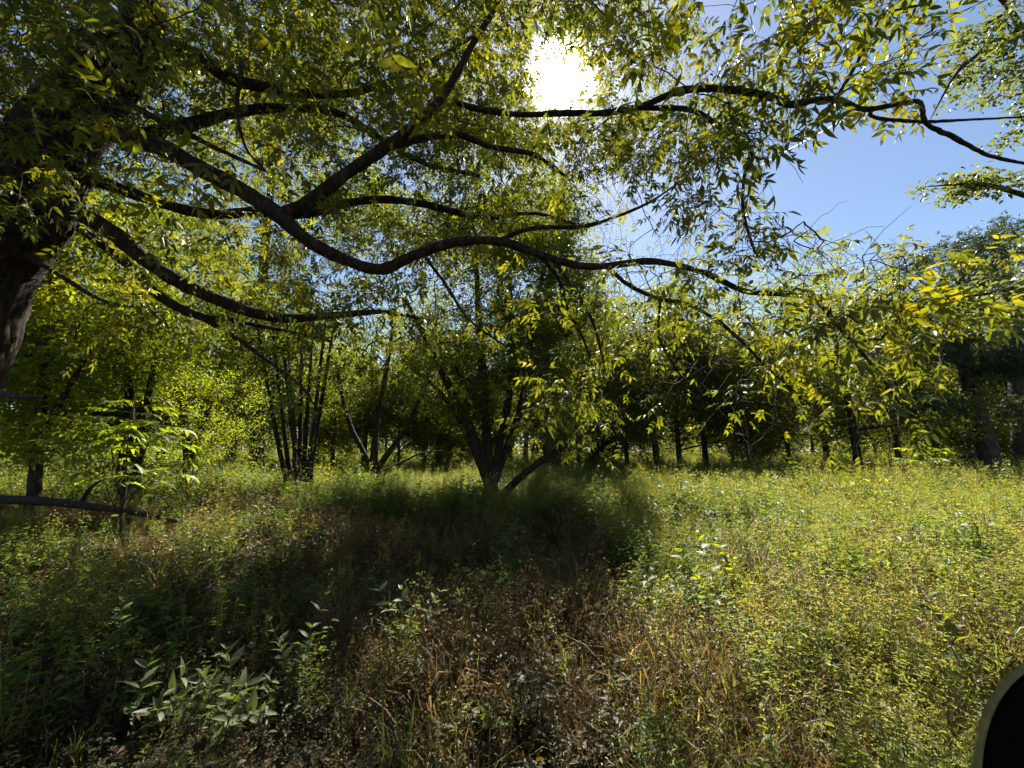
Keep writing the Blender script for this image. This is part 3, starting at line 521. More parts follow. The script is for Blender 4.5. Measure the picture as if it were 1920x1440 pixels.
woodland_tree('right_edge_tree', 'pale leaved tree reaching in from the right edge over the open sky', [
    [(2330, 1130, 4.6, 50), (2320, 900, 4.6, 42), (2300, 600, 4.6, 38), (2260, 330, 4.6, 32), (2230, 80, 4.6, 26), (2200, -200, 4.7, 18), (2180, -420, 4.8, 8)],
    [(2230, 90, 4.6, 18), (2100, 30, 4.6, 9), (1980, 20, 4.6, 6), (1880, 75, 4.5, 4), (1800, 130, 4.4, 3), (1745, 222, 4.3, 0.6)],
    [(2285, 420, 4.6, 18), (2120, 400, 4.7, 9), (1990, 385, 4.7, 6), (1900, 360, 4.7, 4), (1830, 345, 4.6, 3), (1735, 350, 4.5, 0.6)],
    [(2250, 250, 4.6, 15), (2100, 160, 4.8, 9), (1960, 120, 4.9, 6), (1880, 0, 5.0, 4), (1800, -60, 5.0, 0.7)],
    [(2295, 560, 4.6, 15), (2130, 530, 4.4, 9), (1990, 520, 4.2, 6), (1880, 545, 4.0, 4), (1790, 560, 3.9, 0.7)]],
    [((1870, 60, 4.7), 0.55, 0.6, 0.55), ((1920, 140, 4.6), 0.5, 0.5, 0.5), ((1830, 130, 4.5), 0.4, 0.4, 0.3), ((1890, 340, 4.7), 0.55, 0.5, 0.32), ((1790, 348, 4.6), 0.45, 0.35, 0.2), ((1840, 350, 4.6), 0.4, 0.35, 0.22), ((1910, 240, 4.8), 0.25, 0.3, 0.2), ((1880, 550, 4.0), 0.6, 0.5, 0.35), ((1830, 590, 3.9), 0.4, 0.4, 0.2), ((2080, 100, 4.6), 1.0, 0.8, 0.9), ((2080, 420, 4.6), 0.9, 0.8, 0.6), ((1860, -120, 5.0), 0.9, 0.7, 0.5)],
    330, 17, 0.2, (0.05, 0.095), M_PALE, B_MID, part='limb', rtip=0.0022, full=True, dens=1.7)

# ---------------------------------------------------------------- the far row: six tree shapes, copied
def far_shape(h, spread, r0, forks, low):
    gt, gc = Geo(), Geo(); lean = rng.normal(0, 0.25, 2); n = 14; f = np.linspace(0, 1, n)
    P = np.column_stack([lean[0] * f ** 2 + 0.12 * np.sin(f * 5 + U(0, 6)), lean[1] * f ** 2, f * h * 0.85 - 0.1]); tube(gt, P, r0 * (1 - f) ** 0.75 + 0.015 + r0 * 0.35 * np.exp(-f * 22), 9, rough=0.06)
    S, D = [P[3:]], [nz(np.gradient(P, axis=0))[3:]]; lob = [((0, 0, h * 0.54), spread * 0.85, spread * 0.85, h * 0.42)]
    for k in range(forks):
        f0 = U(0.2, 0.55); a = U(0, 6.28); b0 = P[int(f0 * n)]; e = b0 + np.array([math.cos(a) * spread * U(0.6, 0.95), math.sin(a) * spread * U(0.6, 0.95), h * U(-0.08, 0.26)])
        pts = smooth_line([b0, (b0 + e) / 2 + [0, 0, U(-0.4, 0.5)], e], 9); tube(gt, pts, np.linspace(r0 * 0.36, 0.015, 9), 6, rough=0.05); S.append(pts[2:]); D.append(nz(np.gradient(pts, axis=0))[2:])
        lob.append((e + [0, 0, 0.2], spread * 0.45, spread * 0.45, h * U(0.10, 0.16)))
    T = lobes_targets(lob, 290); T = T[T[:, 2] > low]
    br, cnt, ends = grow(np.concatenate(S), np.concatenate(D), T, bend=0.3, lift=0.04); twig_tubes(gt, br, cnt, 0.009, 0.42, 0.07, 4)
    cluster_leaves(gc, T, ends, 78, 0.85, (0.11, 0.19), (0.06, 0.10), 0.0, do_keep=False)
    return gt.mesh('trunk', B_MID, smooth=True), gc.mesh('crown', M_FAR)
SHAPES = [far_shape(12.5, 3.6, 0.16, 9, 1.3), far_shape(11.5, 3.2, 0.12, 8, 0.9), far_shape(13.5, 3.9, 0.18, 10, 1.4), far_shape(9.5, 2.8, 0.09, 7, 0.7), far_shape(10.5, 3.6, 0.14, 9, 1.1), far_shape(8.0, 2.6, 0.07, 6, 0.5)]
ORD = ['first', 'second', 'third', 'fourth', 'fifth', 'sixth', 'seventh', 'eighth', 'ninth', 'tenth', 'eleventh', 'twelfth', 'thirteenth', 'fourteenth', 'fifteenth', 'sixteenth', 'seventeenth', 'eighteenth', 'nineteenth', 'twentieth', 'twenty-first', 'twenty-second', 'twenty-third', 'twenty-fourth', 'twenty-fifth']
ROW = [(590, 31, 1), (622, 24, 4), (745, 26, 3), (790, 24, 1), (830, 31, 5), (868, 29, 3), (1052, 22, 1), (1085, 30, 3), (1120, 24, 0), (1150, 32, 5), (1178, 29, 4), (1232, 25, 2), (1273, 26, 1), (1322, 27, 0), (1378, 32, 3), (1411, 24, 1), (1482, 28, 4), (1555, 30, 2), (1610, 21, 0), (1690, 27, 4), (1755, 30, 1)]
BACK = [(420, 30, 2), (300, 27, 4), (180, 24, 2), (60, 22, 0), (-60, 20, 2), (480, 42, 0), (650, 40, 3), (900, 42, 5), (960, 36, 1), (1000, 46, 2), (1100, 42, 3), (1205, 46, 0), (1300, 44, 5), (1440, 42, 3), (1530, 46, 2), (1650, 44, 0), (1790, 40, 2), (1900, 34, 4), (1990, 27, 2), (1845, 27, 2), (1935, 24, 0), (720, 52, 2), (830, 58, 0)]
TALL = [(140, 25, 2), (290, 26, 0), (430, 25, 2), (560, 29, 4), (680, 31, 2), (820, 31, 0), (985, 30, 4), (1110, 31, 2)]
def far_tree(u, Y, k, label, group, big=1.0):
    b = at(u, 890, Y); b[2] = hgt(b[0], b[1]) - 0.05; r = thing('woodland_tree', label, 'tree', b, group)
    s = U(0.9, 1.1) * big; r.scale = (s, s, s * U(0.95, 1.05)); r.rotation_euler = (0, 0, U(0, 6.28))
    for nm, me in zip(('trunk', 'crown'), SHAPES[k]):
        c = bpy.data.objects.new(nm, me); C.objects.link(c); c.parent = r
        if nm == 'crown': c['kind'] = 'stuff'
for k, (u_, Y_, sh) in enumerate(sorted(ROW)): far_tree(u_, Y_, sh, 'slender dark tree across the meadow, %s trunk from the left in the far row' % ORD[k], 'far row of trees across the meadow', 1.2 if u_ > 1130 else 1.0)
for k, (u_, Y_, sh) in enumerate(sorted(BACK)): far_tree(u_, Y_, sh, 'hazy tree behind the far row, %s from the left of those seen through gaps' % ORD[k], 'trees behind the far row')

for k, (u_, Y_, sh) in enumerate(sorted(TALL)): far_tree(u_, Y_, sh, 'tall full crowned background tree, %s from the left behind the clearing' % ORD[k], 'tall trees behind the clearing', 1.32)

# ---------------------------------------------------------------- undergrowth at the wood's edge (one uncountable mass)
g = Geo(); n = 1350; yy = U(15, 95, n); xx = U(-1.5, 1.5, n) * yy; hh = U(0.1, 1.0, n) ** 1.5 * np.where(yy > 34, 1.6 + (yy - 34) * 0.09, 1.3)
left = (xx / yy < -0.45); keepu = left | (yy > 33) | ((yy > 23) & (noise2(xx, yy, 0.5, 51) > 0.15)); xx, yy, hh = xx[keepu], yy[keepu], hh[keepu]
T = np.column_stack([xx, yy, hgt(xx, yy) + hh * 0.7]); cluster_leaves(g, T, None, 80, 1.0, (0.12, 0.22), (0.07, 0.12), 0.15)
tag(g.obj('undergrowth', M_UNDER), 'low yellow green undergrowth between the far trunks', 'undergrowth', kind='stuff')
g = Geo(); n = 1600; yy = U(75, 115, n); xx = U(-1.6, 1.6, n) * yy; top = 9 + 3.5 * noise2(xx, yy * 0, 0.12, 31); T = np.column_stack([xx, yy, np.abs(top) * rng.random(n) ** 1.5])
cluster_leaves(g, T, None, 45, 2.6, (0.5, 0.9), (0.35, 0.6), 0.0, do_keep=False); tag(g.obj('far_wood', M_WOOD), 'pale far wood closing the view behind all the trunks', 'wood', kind='stuff')
g = Geo(); n = 620; yy = U(11.5, 19, n); xx = -yy * U(0.42, 1.5, n); T = np.column_stack([xx, yy, hgt(xx, yy) + U(0.05, 1.0, n) ** 1.3 * (1.5 + 1.1 * noise2(xx, yy, 0.7, 41))]); cluster_leaves(g, T, None, 70, 0.6, (0.06, 0.12), (0.035, 0.065), 0.0)
tag(g.obj('bramble_patch', M_MID), 'tangle of shrubs and brambles behind the fallen log at left', 'brambles', kind='stuff')

# ---------------------------------------------------------------- weeds and meadow grass
WC = bpy.data.collections.new('weed_shapes')
def weed(i, kind):
    g = Geo()
    if kind == 'fine' or kind == 'red':
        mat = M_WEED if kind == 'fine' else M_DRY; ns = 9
        for _ in range(ns):
            b0 = np.append(rng.normal(0, 0.07, 2), 0); h = U(0.2, 0.5); e = b0 + np.append(rng.normal(0, 0.1, 2), h); pts = smooth_line([b0, (b0 + e) / 2 + rng.normal(0, 0.025, 3), e], 5); tube(g, pts, [0.0022, 0.002, 0.0018, 0.0014, 0.001], 3, r=0.97)
            n = 26; f = U(0.25, 1.05, n); c = b0 + (e - b0) * f[:, None] + rng.normal(0, 0.022, (n, 3)); d = rng.normal(0, 1, (n, 3)) + [0, 0, 0.2]
            L_ = U(0.014, 0.034, n); kite_leaves(g, c, d, rng.normal(0, 0.5, (n, 3)) + [0, 0, 1], L_, L_ * U(0.25, 0.5, n), rng.random(n) * 0.9)
    elif kind == 'grass':
        mat = M_DRY if i % 2 else M_MEADOW
        for _ in range(34):
            b0 = np.append(rng.normal(0, 0.06, 2), 0); a = U(0, 6.28); h = U(0.18, 0.5); o_ = np.array([math.cos(a), math.sin(a), 0]); f = np.array([0, 0.4, 0.75, 1.0])
            c = b0 + np.outer(f, [0, 0, h]) + np.outer(f ** 2, o_) * h * U(0.2, 0.75); c[3, 2] -= h * U(0, 0.25); s_ = np.array([-o_[1], o_[0], 0]) * 0.0032
            V = np.concatenate([c[:3] + s_, c[:3] - s_, c[3:]]); g.add(V, t=[[2, 5, 6]], q=[[0, 3, 4, 1], [1, 4, 5, 2]], r=np.full(7, rng.random()))
    elif kind == 'meadow':
        mat = M_MEADOW
        for _ in range(7):
            b0 = np.append(rng.normal(0, 0.09, 2), 0); h = U(0.4, 0.8); e = b0 + np.append(rng.normal(0, 0.09, 2), h); tube(g, smooth_line([b0, (b0 + e) / 2 + rng.normal(0, 0.02, 3), e], 5), [0.003, 0.0028, 0.0024, 0.002, 0.001], 3, r=0.85)
            n = 24; f = U(0.2, 1.0, n); c = b0 + (e - b0) * f[:, None]; a = np.arange(n) * 2.4; d = np.stack([np.cos(a), np.sin(a), U(0.0, 0.7, n)], 1); L_ = U(0.035, 0.075, n) * (1.15 - 0.5 * f)
            kite_leaves(g, c, d, rng.normal(0, 0.3, (n, 3)) + [0, 0, 1], L_, L_ * U(0.22, 0.36, n), rng.random(n) * 0.7, droop=0.3)
            n = 12; c = e + rng.normal(0, 0.03, (n, 3)); L_ = U(0.012, 0.026, n); kite_leaves(g, c, rng.normal(0, 1, (n, 3)), rng.normal(0, 1, (n, 3)), L_, L_ * 0.5, U(0.6, 1, n))
    elif kind == 'broad':
        mat = M_BROAD
        for _ in range(5):
            b0 = np.append(rng.normal(0, 0.10, 2), 0); h = U(0.4, 0.85); e = b0 + np.append(rng.normal(0, 0.13, 2), h); tube(g, smooth_line([b0, (b0 + e) / 2 + rng.normal(0, 0.03, 3), e], 5), [0.004, 0.0036, 0.003, 0.0025, 0.0015], 3, r=0.8)
            n = 18; f = U(0.25, 1.0, n); c = b0 + (e - b0) * f[:, None]; a = np.arange(n) * 2.4 + U(0, 6); d = np.stack([np.cos(a), np.sin(a), U(-0.2, 0.6, n)], 1); L_ = U(0.05, 0.11, n) * (1.2 - 0.5 * f)
            full_leaves(g, c, d, rng.normal(0, 0.35, (n, 3)) + [0, 0, 1], L_, L_ * U(0.35, 0.55, n), rng.random(n) * 0.7, droop=U(0.1, 0.6, n))
    else:
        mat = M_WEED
        for _ in range(6):
            b0 = np.append(rng.normal(0, 0.09, 2), 0); h = U(0.12, 0.36); e = b0 + np.append(rng.normal(0, 0.07, 2), h); tube(g, smooth_line([b0, e], 3), [0.003, 0.0025, 0.0015], 3, r=0.6)
            n = 12; f = U(0.3, 1.0, n); c = b0 + (e - b0) * f[:, None]; a = np.arange(n) * 2.4 + U(0, 6); d = np.stack([np.cos(a), np.sin(a), U(-0.1, 0.5, n)], 1); L_ = U(0.035, 0.075, n)
            full_leaves(g, c, d, rng.normal(0, 0.3, (n, 3)) + [0, 0, 1], L_, L_ * U(0.45, 0.6, n), rng.random(n) * 0.4)
    o = bpy.data.objects.new('weed_%02d' % i, g.mesh('weed', mat)); WC.objects.link(o)
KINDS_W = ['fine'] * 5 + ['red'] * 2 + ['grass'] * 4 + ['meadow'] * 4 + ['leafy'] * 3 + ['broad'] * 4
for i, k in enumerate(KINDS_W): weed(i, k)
IDX = {k: [i for i, q in enumerate(KINDS_W) if q == k] for k in set(KINDS_W)}
def band(y0, y1, dens, extra):
    area = (1.38 * (y0 + y1) + 2 * extra) * (y1 - y0); n = int(area * dens); y = np.sqrt(U(y0 * y0, y1 * y1, n)); x = U(-1, 1, n) * (1.38 * y + extra); return x, y
PX, PY = [np.concatenate(q) for q in zip(band(1.2, 4, 125, 0.8), band(4, 9, 60, 1.0), band(9, 20, 22, 2.0), band(20, 60, 5, 3.0))]
gu, gv, _ = pix(np.column_stack([PX, PY, hgt(PX, PY)])); n = len(PX); dice = rng.random(n); n1_ = noise2(PX, PY, 1.1, 3); n2_ = noise2(PX, PY, 2.3, 5)
kind_i = np.zeros(n, int); scl = U(0.75, 1.25, n); alive = np.ones(n, bool)
right = gu > 1180 + 40 * n1_
lefty = (gu < 560 + 120 * n1_) & (PY < 12)
def choose(mask, table):
    ks = list(table); p_ = np.cumsum([table[k] for k in ks]); j = np.searchsorted(p_, dice[mask] * p_[-1]); sub = np.array([rng.choice(IDX[ks[min(q, len(ks) - 1)]]) for q in j]) if mask.any() else []
    kind_i[mask] = sub
nearr = PY < 8
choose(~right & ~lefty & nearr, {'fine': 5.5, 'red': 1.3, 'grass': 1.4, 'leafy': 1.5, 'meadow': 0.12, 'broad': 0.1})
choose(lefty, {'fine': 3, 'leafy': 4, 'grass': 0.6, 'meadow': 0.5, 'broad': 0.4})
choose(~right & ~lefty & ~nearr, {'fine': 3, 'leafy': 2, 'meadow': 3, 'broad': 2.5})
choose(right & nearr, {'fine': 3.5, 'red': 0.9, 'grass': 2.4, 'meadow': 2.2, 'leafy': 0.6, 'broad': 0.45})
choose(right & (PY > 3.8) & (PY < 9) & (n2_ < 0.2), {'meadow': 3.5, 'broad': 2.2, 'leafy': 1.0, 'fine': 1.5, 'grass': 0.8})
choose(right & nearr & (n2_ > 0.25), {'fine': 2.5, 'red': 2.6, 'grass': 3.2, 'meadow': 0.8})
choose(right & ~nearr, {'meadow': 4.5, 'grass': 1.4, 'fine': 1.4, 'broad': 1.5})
alive &= ~(lefty & nearr & (rng.random(n) < 0.06 + 0.15 * n2_)); alive &= (rng.random(n) < 0.86 + 0.2 * n2_)
scl *= np.where(PY > 20, 1.45, 1.0) * np.interp(PY, [1.5, 2.5, 4.5, 8], [0.6, 0.78, 0.95, 1.1]) * (1 + 0.22 * n1_ + 0.2 * n2_) * np.where(lefty, 0.85, 1.0)
for u_, Y_ in ((335, 2.55), (450, 2.5), (560, 2.75), (770, 3.05), (250, 3.3), (1045, 2.75), (665, 2.3), (1330, 4.2), (1790, 2.5)):
    q = at(u_, 1000, Y_); dd = np.hypot(PX - q[0], (PY - q[1] + 0.12) * 0.8); scl *= np.where(dd < 0.38, 0.74, 1.0)
scl *= np.where((PX < -4.6) & (PY > 5.8) & (PY < 9.0), 0.6, 1.0)
k_ = np.where(alive)[0]
def scatter(name, pts, rot, scl, idx, coll):
    me = bpy.data.meshes.new(name); me.vertices.add(len(pts)); me.vertices.foreach_set('co', pts.astype(np.float32).ravel())
    a = me.attributes.new('rot', 'FLOAT_VECTOR', 'POINT'); a.data.foreach_set('vector', rot.astype(np.float32).ravel())
    a = me.attributes.new('scl', 'FLOAT', 'POINT'); a.data.foreach_set('value', scl.astype(np.float32))
    a = me.attributes.new('idx', 'INT', 'POINT'); a.data.foreach_set('value', idx.astype(np.int32)); me.update()
    o = bpy.data.objects.new(name, me); C.objects.link(o)
    ng = bpy.data.node_groups.new(name, 'GeometryNodeTree'); ng.interface.new_socket('Geometry', in_out='INPUT', socket_type='NodeSocketGeometry'); ng.interface.new_socket('Geometry', in_out='OUTPUT', socket_type='NodeSocketGeometry')
    gi, go = ng.nodes.new('NodeGroupInput'), ng.nodes.new('NodeGroupOutput'); ci = ng.nodes.new('GeometryNodeCollectionInfo'); ci.inputs['Collection'].default_value = coll
    ci.inputs['Separate Children'].default_value = True; ci.inputs['Reset Children'].default_value = True
    ip = ng.nodes.new('GeometryNodeInstanceOnPoints'); ip.inputs['Pick Instance'].default_value = True
    def na(nm, ty):
        q = ng.nodes.new('GeometryNodeInputNamedAttribute'); q.data_type = ty; q.inputs['Name'].default_value = nm; return q.outputs['Attribute']
    l = ng.links; l.new(gi.outputs[0], ip.inputs['Points']); l.new(ci.outputs[0], ip.inputs['Instance']); l.new(na('idx', 'INT'), ip.inputs['Instance Index'])
    l.new(na('rot', 'FLOAT_VECTOR'), ip.inputs['Rotation']); l.new(na('scl', 'FLOAT'), ip.inputs['Scale']); l.new(ip.outputs[0], go.inputs[0])
    md = o.modifiers.new('scatter', 'NODES'); md.node_group = ng; return o
pts = np.column_stack([PX, PY, hgt(PX, PY) - 0.01])[k_]
rot = np.column_stack([rng.normal(0, 0.16, len(k_)), rng.normal(0, 0.16, len(k_)), U(0, 6.28, len(k_))])
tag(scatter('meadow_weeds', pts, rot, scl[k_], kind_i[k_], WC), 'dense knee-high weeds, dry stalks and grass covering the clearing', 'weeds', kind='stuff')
n = 26000; yy = np.sqrt(U(1.0, 12 ** 2, n)); xx = (1.4 - 2.9 * rng.random(n) ** 0.75) * yy; P_ = np.column_stack([xx, yy, hgt(xx, yy) + U(0.004, 0.03, n)]); g = Geo(); L_ = U(0.03, 0.085, n)
kite_leaves(g, P_, rng.normal(0, 1, (n, 3)) * [1, 1, 0.2], rng.normal(0, 0.35, (n, 3)) + [0, 0, 1], L_, L_ * U(0.4, 0.7, n), rng.random(n), fold=0.3)
tag(g.obj('leaf_litter', M_LITTER), 'brown fallen leaves lying on the soil among the weeds', 'fallen leaves', kind='stuff')

# ---------------------------------------------------------------- single plants
def leaf_shape(wide, droop, fold):
    g = Geo(); f = np.array([0, 0.18, 0.42, 0.7, 1.0]); wd = np.array([0.04, 0.75, 1.0, 0.62, 0.0]) * wide; V = []
    for a, b_ in zip(f, wd): V += [(a, b_ / 2, -droop * a * a + fold * b_), (a, 0, -droop * a * a), (a, -b_ / 2, -droop * a * a + fold * b_)]
    q = [[3 * i + j, 3 * i + j + 1, 3 * i + j + 4, 3 * i + j + 3] for i in range(4) for j in (0, 1)]; g.add(V, q=q, r=np.repeat(rng.random(5) * 0.15 + rng.random() * 0.85, 3)); return g
def leaf_set(mat, wide, n=6): return [leaf_shape(wide * U(0.85, 1.15), U(0.08, 0.35), U(0.1, 0.28)).mesh('plant_leaf', mat, smooth=True) for _ in range(n)]
HERB, OVATE, VINE = leaf_set(M_HERB, 0.36), leaf_set(M_MID, 0.5), leaf_set(M_BRIGHT, 0.62)
def put_leaf(root, me, o_, d, up_, l, name='leaf'):
    x = nz(d); y = nz(np.cross(up_, x)); z = np.cross(x, y); lo = bpy.data.objects.new(name, me); C.objects.link(lo); lo.parent = root
    M4 = Matrix(((x[0], y[0], z[0], 0), (x[1], y[1], z[1], 0), (x[2], y[2], z[2], 0), (0, 0, 0, 1))) @ Matrix.Diagonal((l, l, l, 1)); M4.translation = Vector(o_) - root.location; lo.matrix_local = M4
def plant(name, label, u, Y, tips, leaves, leaf_len, pairs, group, mat=M_STEM, opposite=True, spike=False, r0=0.004):
    """tips: pixel u, v and distance where each stem ends"""
    b = at(u, 1000, Y); b[2] = hgt(b[0], b[1]) - 0.01; root = thing(name, label, 'plant', b, group)
    for tu, tv, tY in tips:
        e = at(tu, tv, tY); b1 = b + np.append(rng.normal(0, 0.04, 2), 0); m_ = (b1 + e) / 2 + np.append(rng.normal(0, 0.02, 2), 0.03); pts = smooth_line([b1, m_, e], 12); g = Geo(); tube(g, pts, np.linspace(r0, r0 * 0.35, 12), 5); g.obj('stem', mat, root, smooth=True); T_ = nz(np.gradient(pts, axis=0)); a0 = U(0, 3.14)
        for k in range(pairs):
            f = 0.3 + 0.7 * k / max(pairs - 1, 1); c = pts[int(f * 11)]; a = a0 + k * 1.57 + U(-0.3, 0.3); s_ = nz(np.cross(T_[5], [0.2, 1, 0.1])); w_ = np.cross(T_[5], s_); sz = leaf_len * (1.0 - 0.5 * abs(f - 0.55)) * (0.55 if k == pairs - 1 else 1)
            for sg in ((1, -1) if opposite else (1,)):
                d = sg * (s_ * math.cos(a) + w_ * math.sin(a)) + T_[5] * (0.25 + 0.5 * f) + rng.normal(0, 0.15, 3); put_leaf(root, leaves[rng.integers(len(leaves))], c, d, np.array([0, 0, 1.0]) + rng.normal(0, 0.25, 3), sz * U(0.8, 1.15))
        if spike:
            g = Geo(); n = 40; f = rng.random(n); c = e + T_[-1] * (f * 0.09)[:, None] + rng.normal(0, 0.004, (n, 3)); kite_leaves(g, c, rng.normal(0, 1, (n, 3)) + T_[-1], rng.normal(0, 1, (n, 3)), U(0.008, 0.016, n), U(0.005, 0.008, n), rng.random(n)); g.obj('flower_spike', M_HERB, root)
    return root
PG = 'pale leaved herbs in the foreground'
plant('pale_herb', 'leafy pale green herb at lower left, leftmost of the sunlit foreground cluster', 335, 2.55, [(285, 1225, 2.5), (345, 1250, 2.4), (300, 1330, 2.3), (250, 1290, 2.6), (365, 1300, 2.4)], HERB, 0.12, 6, PG)
plant('pale_herb', 'densest pale leaved herb of the sunlit cluster at lower left', 450, 2.5, [(420, 1205, 2.5), (470, 1270, 2.35), (400, 1280, 2.35), (520, 1270, 2.4), (440, 1340, 2.2), (500, 1330, 2.25), (380, 1250, 2.5)], HERB, 0.125, 7, PG)
plant('pale_herb', 'slender pale herb with narrow flower spikes, right of the lower left cluster', 560, 2.75, [(505, 1165, 2.8), (530, 1180, 2.75), (612, 1115, 2.8), (580, 1210, 2.6)], HERB, 0.105, 6, PG, spike=True)
plant('pale_herb', 'open pale herb standing in the dark centre left shadow', 770, 3.05, [(695, 1085, 3.1), (752, 1105, 3.0), (825, 1110, 3.1), (770, 1160, 2.9), (735, 1175, 2.95), (800, 1180, 3.0)], HERB, 0.13, 6, PG)
plant('pale_herb', 'single tall pale herb at left above the foreground cluster', 250, 3.3, [(228, 1125, 3.3), (262, 1190, 3.2)], HERB, 0.12, 6, PG, spike=True)
plant('pale_herb', 'small pale herb low in the lit brown weeds right of centre', 1045, 2.75, [(1030, 1235, 2.8), (1055, 1255, 2.7), (1070, 1300, 2.6)], HERB, 0.085, 5, PG)
plant('pale_herb', 'dim tall herb with spikes at the bottom edge near centre', 905, 2.1, [(900, 1330, 2.1), (925, 1335, 2.1), (880, 1390, 2.05)], OVATE, 0.10, 6, PG, spike=True)
plant('pale_herb', 'low pale herb at the bottom edge between the left cluster and centre', 665, 2.3, [(655, 1330, 2.3), (690, 1300, 2.4), (640, 1390, 2.2)], HERB, 0.075, 5, PG)
SG = 'saplings in the right meadow'
plant('sapling', 'upright sapling with drooping dark ovate leaves at lower right', 1790, 2.5, [(1725, 1105, 2.5), (1750, 1150, 2.45)], OVATE, 0.115, 15, SG, r0=0.006, opposite=False)
plant('sapling', 'thin leafy sapling close to the black seat back at lower right', 1880, 2.3, [(1868, 1225, 2.3)], OVATE, 0.09, 9, SG, r0=0.005, opposite=False)
plant('sapling', 'bright broad leaved sapling in the meadow right of centre', 1330, 4.2, [(1265, 1010, 4.2), (1300, 985, 4.3), (1345, 1000, 4.2), (1380, 1040, 4.1), (1290, 1060, 4.0), (1420, 1090, 3.9), (1240, 1080, 4.0)], VINE, 0.15, 7, SG, r0=0.005)
plant('sapling', 'small yellow leaved sapling halfway up the right meadow', 1690, 4.4, [(1660, 1020, 4.4), (1690, 1005, 4.4), (1715, 1030, 4.4)], VINE, 0.11, 5, SG)
def pinnate(name, label, u, Y, top, leaves, length, mat, hgt_top, group=None, cat='sapling'):
    b = at(u, 1000, Y); b[2] = hgt(b[0], b[1]) - 0.01; root = thing(name, label, cat, b, group); me = [compound(p_) for p_ in (4, 5, 4)]; ms = [q.mesh('pinnate_leaf', mat) for q in me]
    E_ = np.array([at(*q[:3]) for q in top]); fork = b * 0.45 + E_.mean(0) * 0.55; trunk_ = smooth_line([b, (b + fork) / 2 + rng.normal(0, 0.05, 3), fork], 12)
    g = Geo(); tube(g, trunk_, np.linspace(0.022, 0.014, 12) * length / 0.4, 7); g.obj('trunk', B_MID, root, smooth=True)
    for (tu, tv, tY, nl) in top:
        e = at(tu, tv, tY); st = trunk_[rng.integers(6, 12)]; pts = smooth_line([st, (st + e) / 2 + rng.normal(0, 0.06, 3) + [0, 0, 0.05], e], 14); g = Geo(); tube(g, pts, np.linspace(0.009 * length / 0.4, 0.003, 14), 6); g.obj('branch', B_MID, root, smooth=True)
        for k in range(nl):
            a = k * 2.4 + U(0, 0.6); f = 1 - 0.45 * k / nl; c = pts[int(f * 13)]; d = np.array([math.cos(a), math.sin(a), U(-0.05, 0.3)]); put_leaf(root, ms[k % 3], c, d, np.array([0, 0, 1.0]) + rng.normal(0, 0.12, 3), length * U(0.8, 1.15))
pinnate('pinnate_sapling', 'young tree at left spreading flat layers of bright yellow green pinnate leaves', 245, 6.4, [(250, 740, 6.4, 11), (200, 790, 6.3, 10), (300, 775, 6.2, 10), (330, 870, 6.0, 6), (190, 860, 6.2, 6), (240, 810, 6.6, 8), (140, 800, 6.3, 8)], None, 0.5, M_BRIGHT, 0)
pinnate('pinnate_sapling', 'little yellow seedling with pinnate leaves among the grass right of centre', 1600, 3.7, [(1598, 1142, 3.7, 5)], None, 0.16, M_BRIGHT, 0, 'yellow seedlings in the meadow')
pinnate('pinnate_sapling', 'yellowing shrub with pinnate leaves at the meadow edge below the pines', 1735, 13.5, [(1735, 838, 13.5, 8), (1715, 860, 13.4, 7), (1760, 862, 13.4, 7)], None, 0.6, M_BRIGHT, 0, 'yellow seedlings in the meadow')
pinnate('pinnate_sapling', 'low yellow shrub in the far right meadow left of the pines', 1630, 9, [(1610, 905, 9, 5), (1650, 900, 9, 5), (1675, 915, 9, 5)], None, 0.4, M_BRIGHT, 0, 'yellow seedlings in the meadow')

# ---------------------------------------------------------------- log, sticks, seat back, contrail
def stick(name, label, cat, rows, mat, sides=9, extra=()):
    P, R = trace(rows, 8 * len(rows)); b = P[len(P) // 2].copy(); root = thing(name, label, cat, b); g = Geo(); tube(g, P, R, sides, rough=0.07); g.obj('main_branch', mat, root, smooth=True)
    for rw in extra:
        P, R = trace(rw, 6 * len(rw)); g = Geo(); tube(g, P, R, 6, rough=0.06); g.obj('side_branch', mat, root, smooth=True)
stick('fallen_log', 'long dark fallen log lying across the ground at left', 'log', [(-260, 936, 9.2, 9), (-60, 935, 8.9, 8), (60, 939, 8.7, 8), (140, 946, 8.5, 7), (220, 956, 8.3, 6), (280, 966, 8.1, 5), (340, 980, 7.9, 4)], B_MID, 12, [[(150, 946, 8.5, 4), (170, 915, 8.4, 3), (200, 895, 8.3, 1)]])
stick('broken_stick', 'thin broken dead stick lying in the weeds left of the bottom centre', 'stick', [(768, 1328, 2.75, 5), (800, 1340, 2.7, 5), (835, 1352, 2.65, 4), (862, 1362, 2.6, 3)], B_DEAD)
stick('forked_stick', 'forked dead stick lying in the weeds right of the bottom centre', 'stick', [(915, 1385, 2.5, 3), (945, 1355, 2.6, 4), (965, 1340, 2.65, 5), (1000, 1342, 2.65, 4), (1045, 1362, 2.6, 3)], B_DEAD, 8, [[(965, 1340, 2.65, 3), (945, 1325, 2.7, 2)]])
stick('pale_stick', 'pale bent dead stem leaning in the sunlit weeds right of centre', 'stick', [(1135, 1128, 3.5, 2), (1165, 1145, 3.4, 3), (1200, 1172, 3.3, 3), (1240, 1205, 3.2, 2)], B_DEAD, 6)

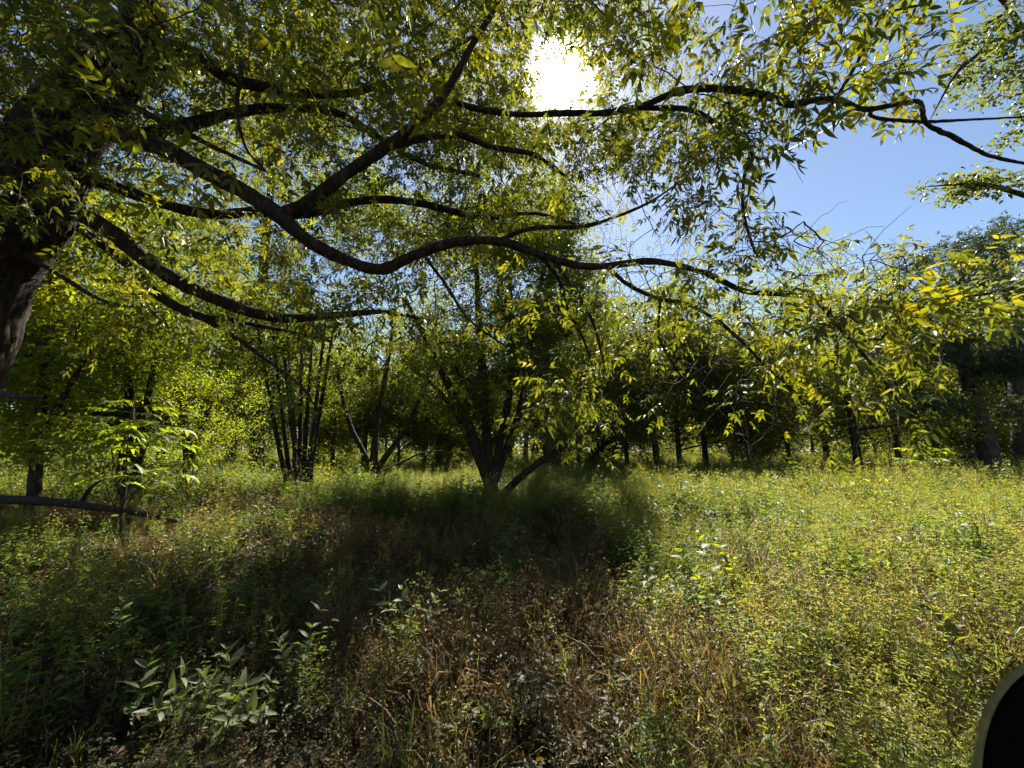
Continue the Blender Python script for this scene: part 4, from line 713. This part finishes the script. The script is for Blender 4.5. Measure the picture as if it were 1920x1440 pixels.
Ys = 0.95; c0 = at(2042, 1502, Ys); zt = c0[2]; a_, b_ = abs(at(1818, 1502, Ys)[0] - c0[0]), at(2042, 1220, Ys)[2] - c0[2]
seat = thing('seat_back', 'black rounded seat back with a pale olive edge in the lower right corner', 'seat', (c0[0], Ys, 0.0))
def outline(s, n=48):
    th = np.linspace(math.pi, 0, n); top = [(c0[0] + s * a_ * math.copysign(abs(math.cos(q)) ** 1.0, math.cos(q)), zt + s * b_ * abs(math.sin(q)) ** 1.0) for q in th]
    return [(c0[0] - s * a_ * 0.98, 0.08)] + top + [(c0[0] + s * a_ * 0.98, 0.08)]
g = Geo(); rings = [(-0.045, 0.9), (-0.038, 0.95), (-0.03, 0.965), (-0.01, 0.97), (0.0, 0.93)]; ol = [outline(s) for _, s in rings]; n = len(ol[0])
V = np.array([[(x, Ys + dy, z) for x, z in o_] for (dy, _), o_ in zip(rings, ol)]); i = np.arange(n - 1)
for k in range(len(rings) - 1): g.add(V[k:k + 2].reshape(-1, 3), q=np.stack([i, i + 1, i + 1 + n, i + n], -1))
for k in (0, -1):
    vv = np.concatenate([V[k], V[k] * [0, 1, 1] + [c0[0], 0, 0]]); g.add(vv, q=np.stack([i, i + 1, i + 1 + n, i + n], -1))
g.obj('pad', plain_material('black_fabric', (0.004, 0.004, 0.004), 0.95, 0.4, 400, 0.0), seat, smooth=True)
g = Geo(); oo = np.array([(x, Ys - 0.018, z) for x, z in outline(0.99, 60)]); tube(g, oo, np.full(len(oo), 0.0068), 12); g.obj('piping', plain_material('olive_trim', (0.17, 0.14, 0.045), 0.7, 0.25, 60), seat, smooth=True)
g = Geo()
pa, pb = EYEV + ray(1385, 332) * 6000, EYEV + ray(1580, 225) * 6000; pp = smooth_line([pa, pb], 30); tube(g, pp, np.linspace(6, 10, 30) * (1 + rng.normal(0, 0.1, 30)), 8)
m, t = mat_new('ice_cloud'); L = t.links; tr = N(t, 'ShaderNodeBsdfTranslucent'); tr.inputs[0].default_value = (0.9, 0.92, 0.95, 1); tp = N(t, 'ShaderNodeBsdfTransparent'); mx = N(t, 'ShaderNodeMixShader'); mx.inputs[0].default_value = 0.32
L.new(tp.outputs[0], mx.inputs[1]); L.new(tr.outputs[0], mx.inputs[2]); o = N(t, 'ShaderNodeOutputMaterial'); L.new(mx.outputs[0], o.inputs[0])
tag(g.obj('contrail', m, smooth=True), 'thin white contrail in the blue sky at upper right', 'contrail')
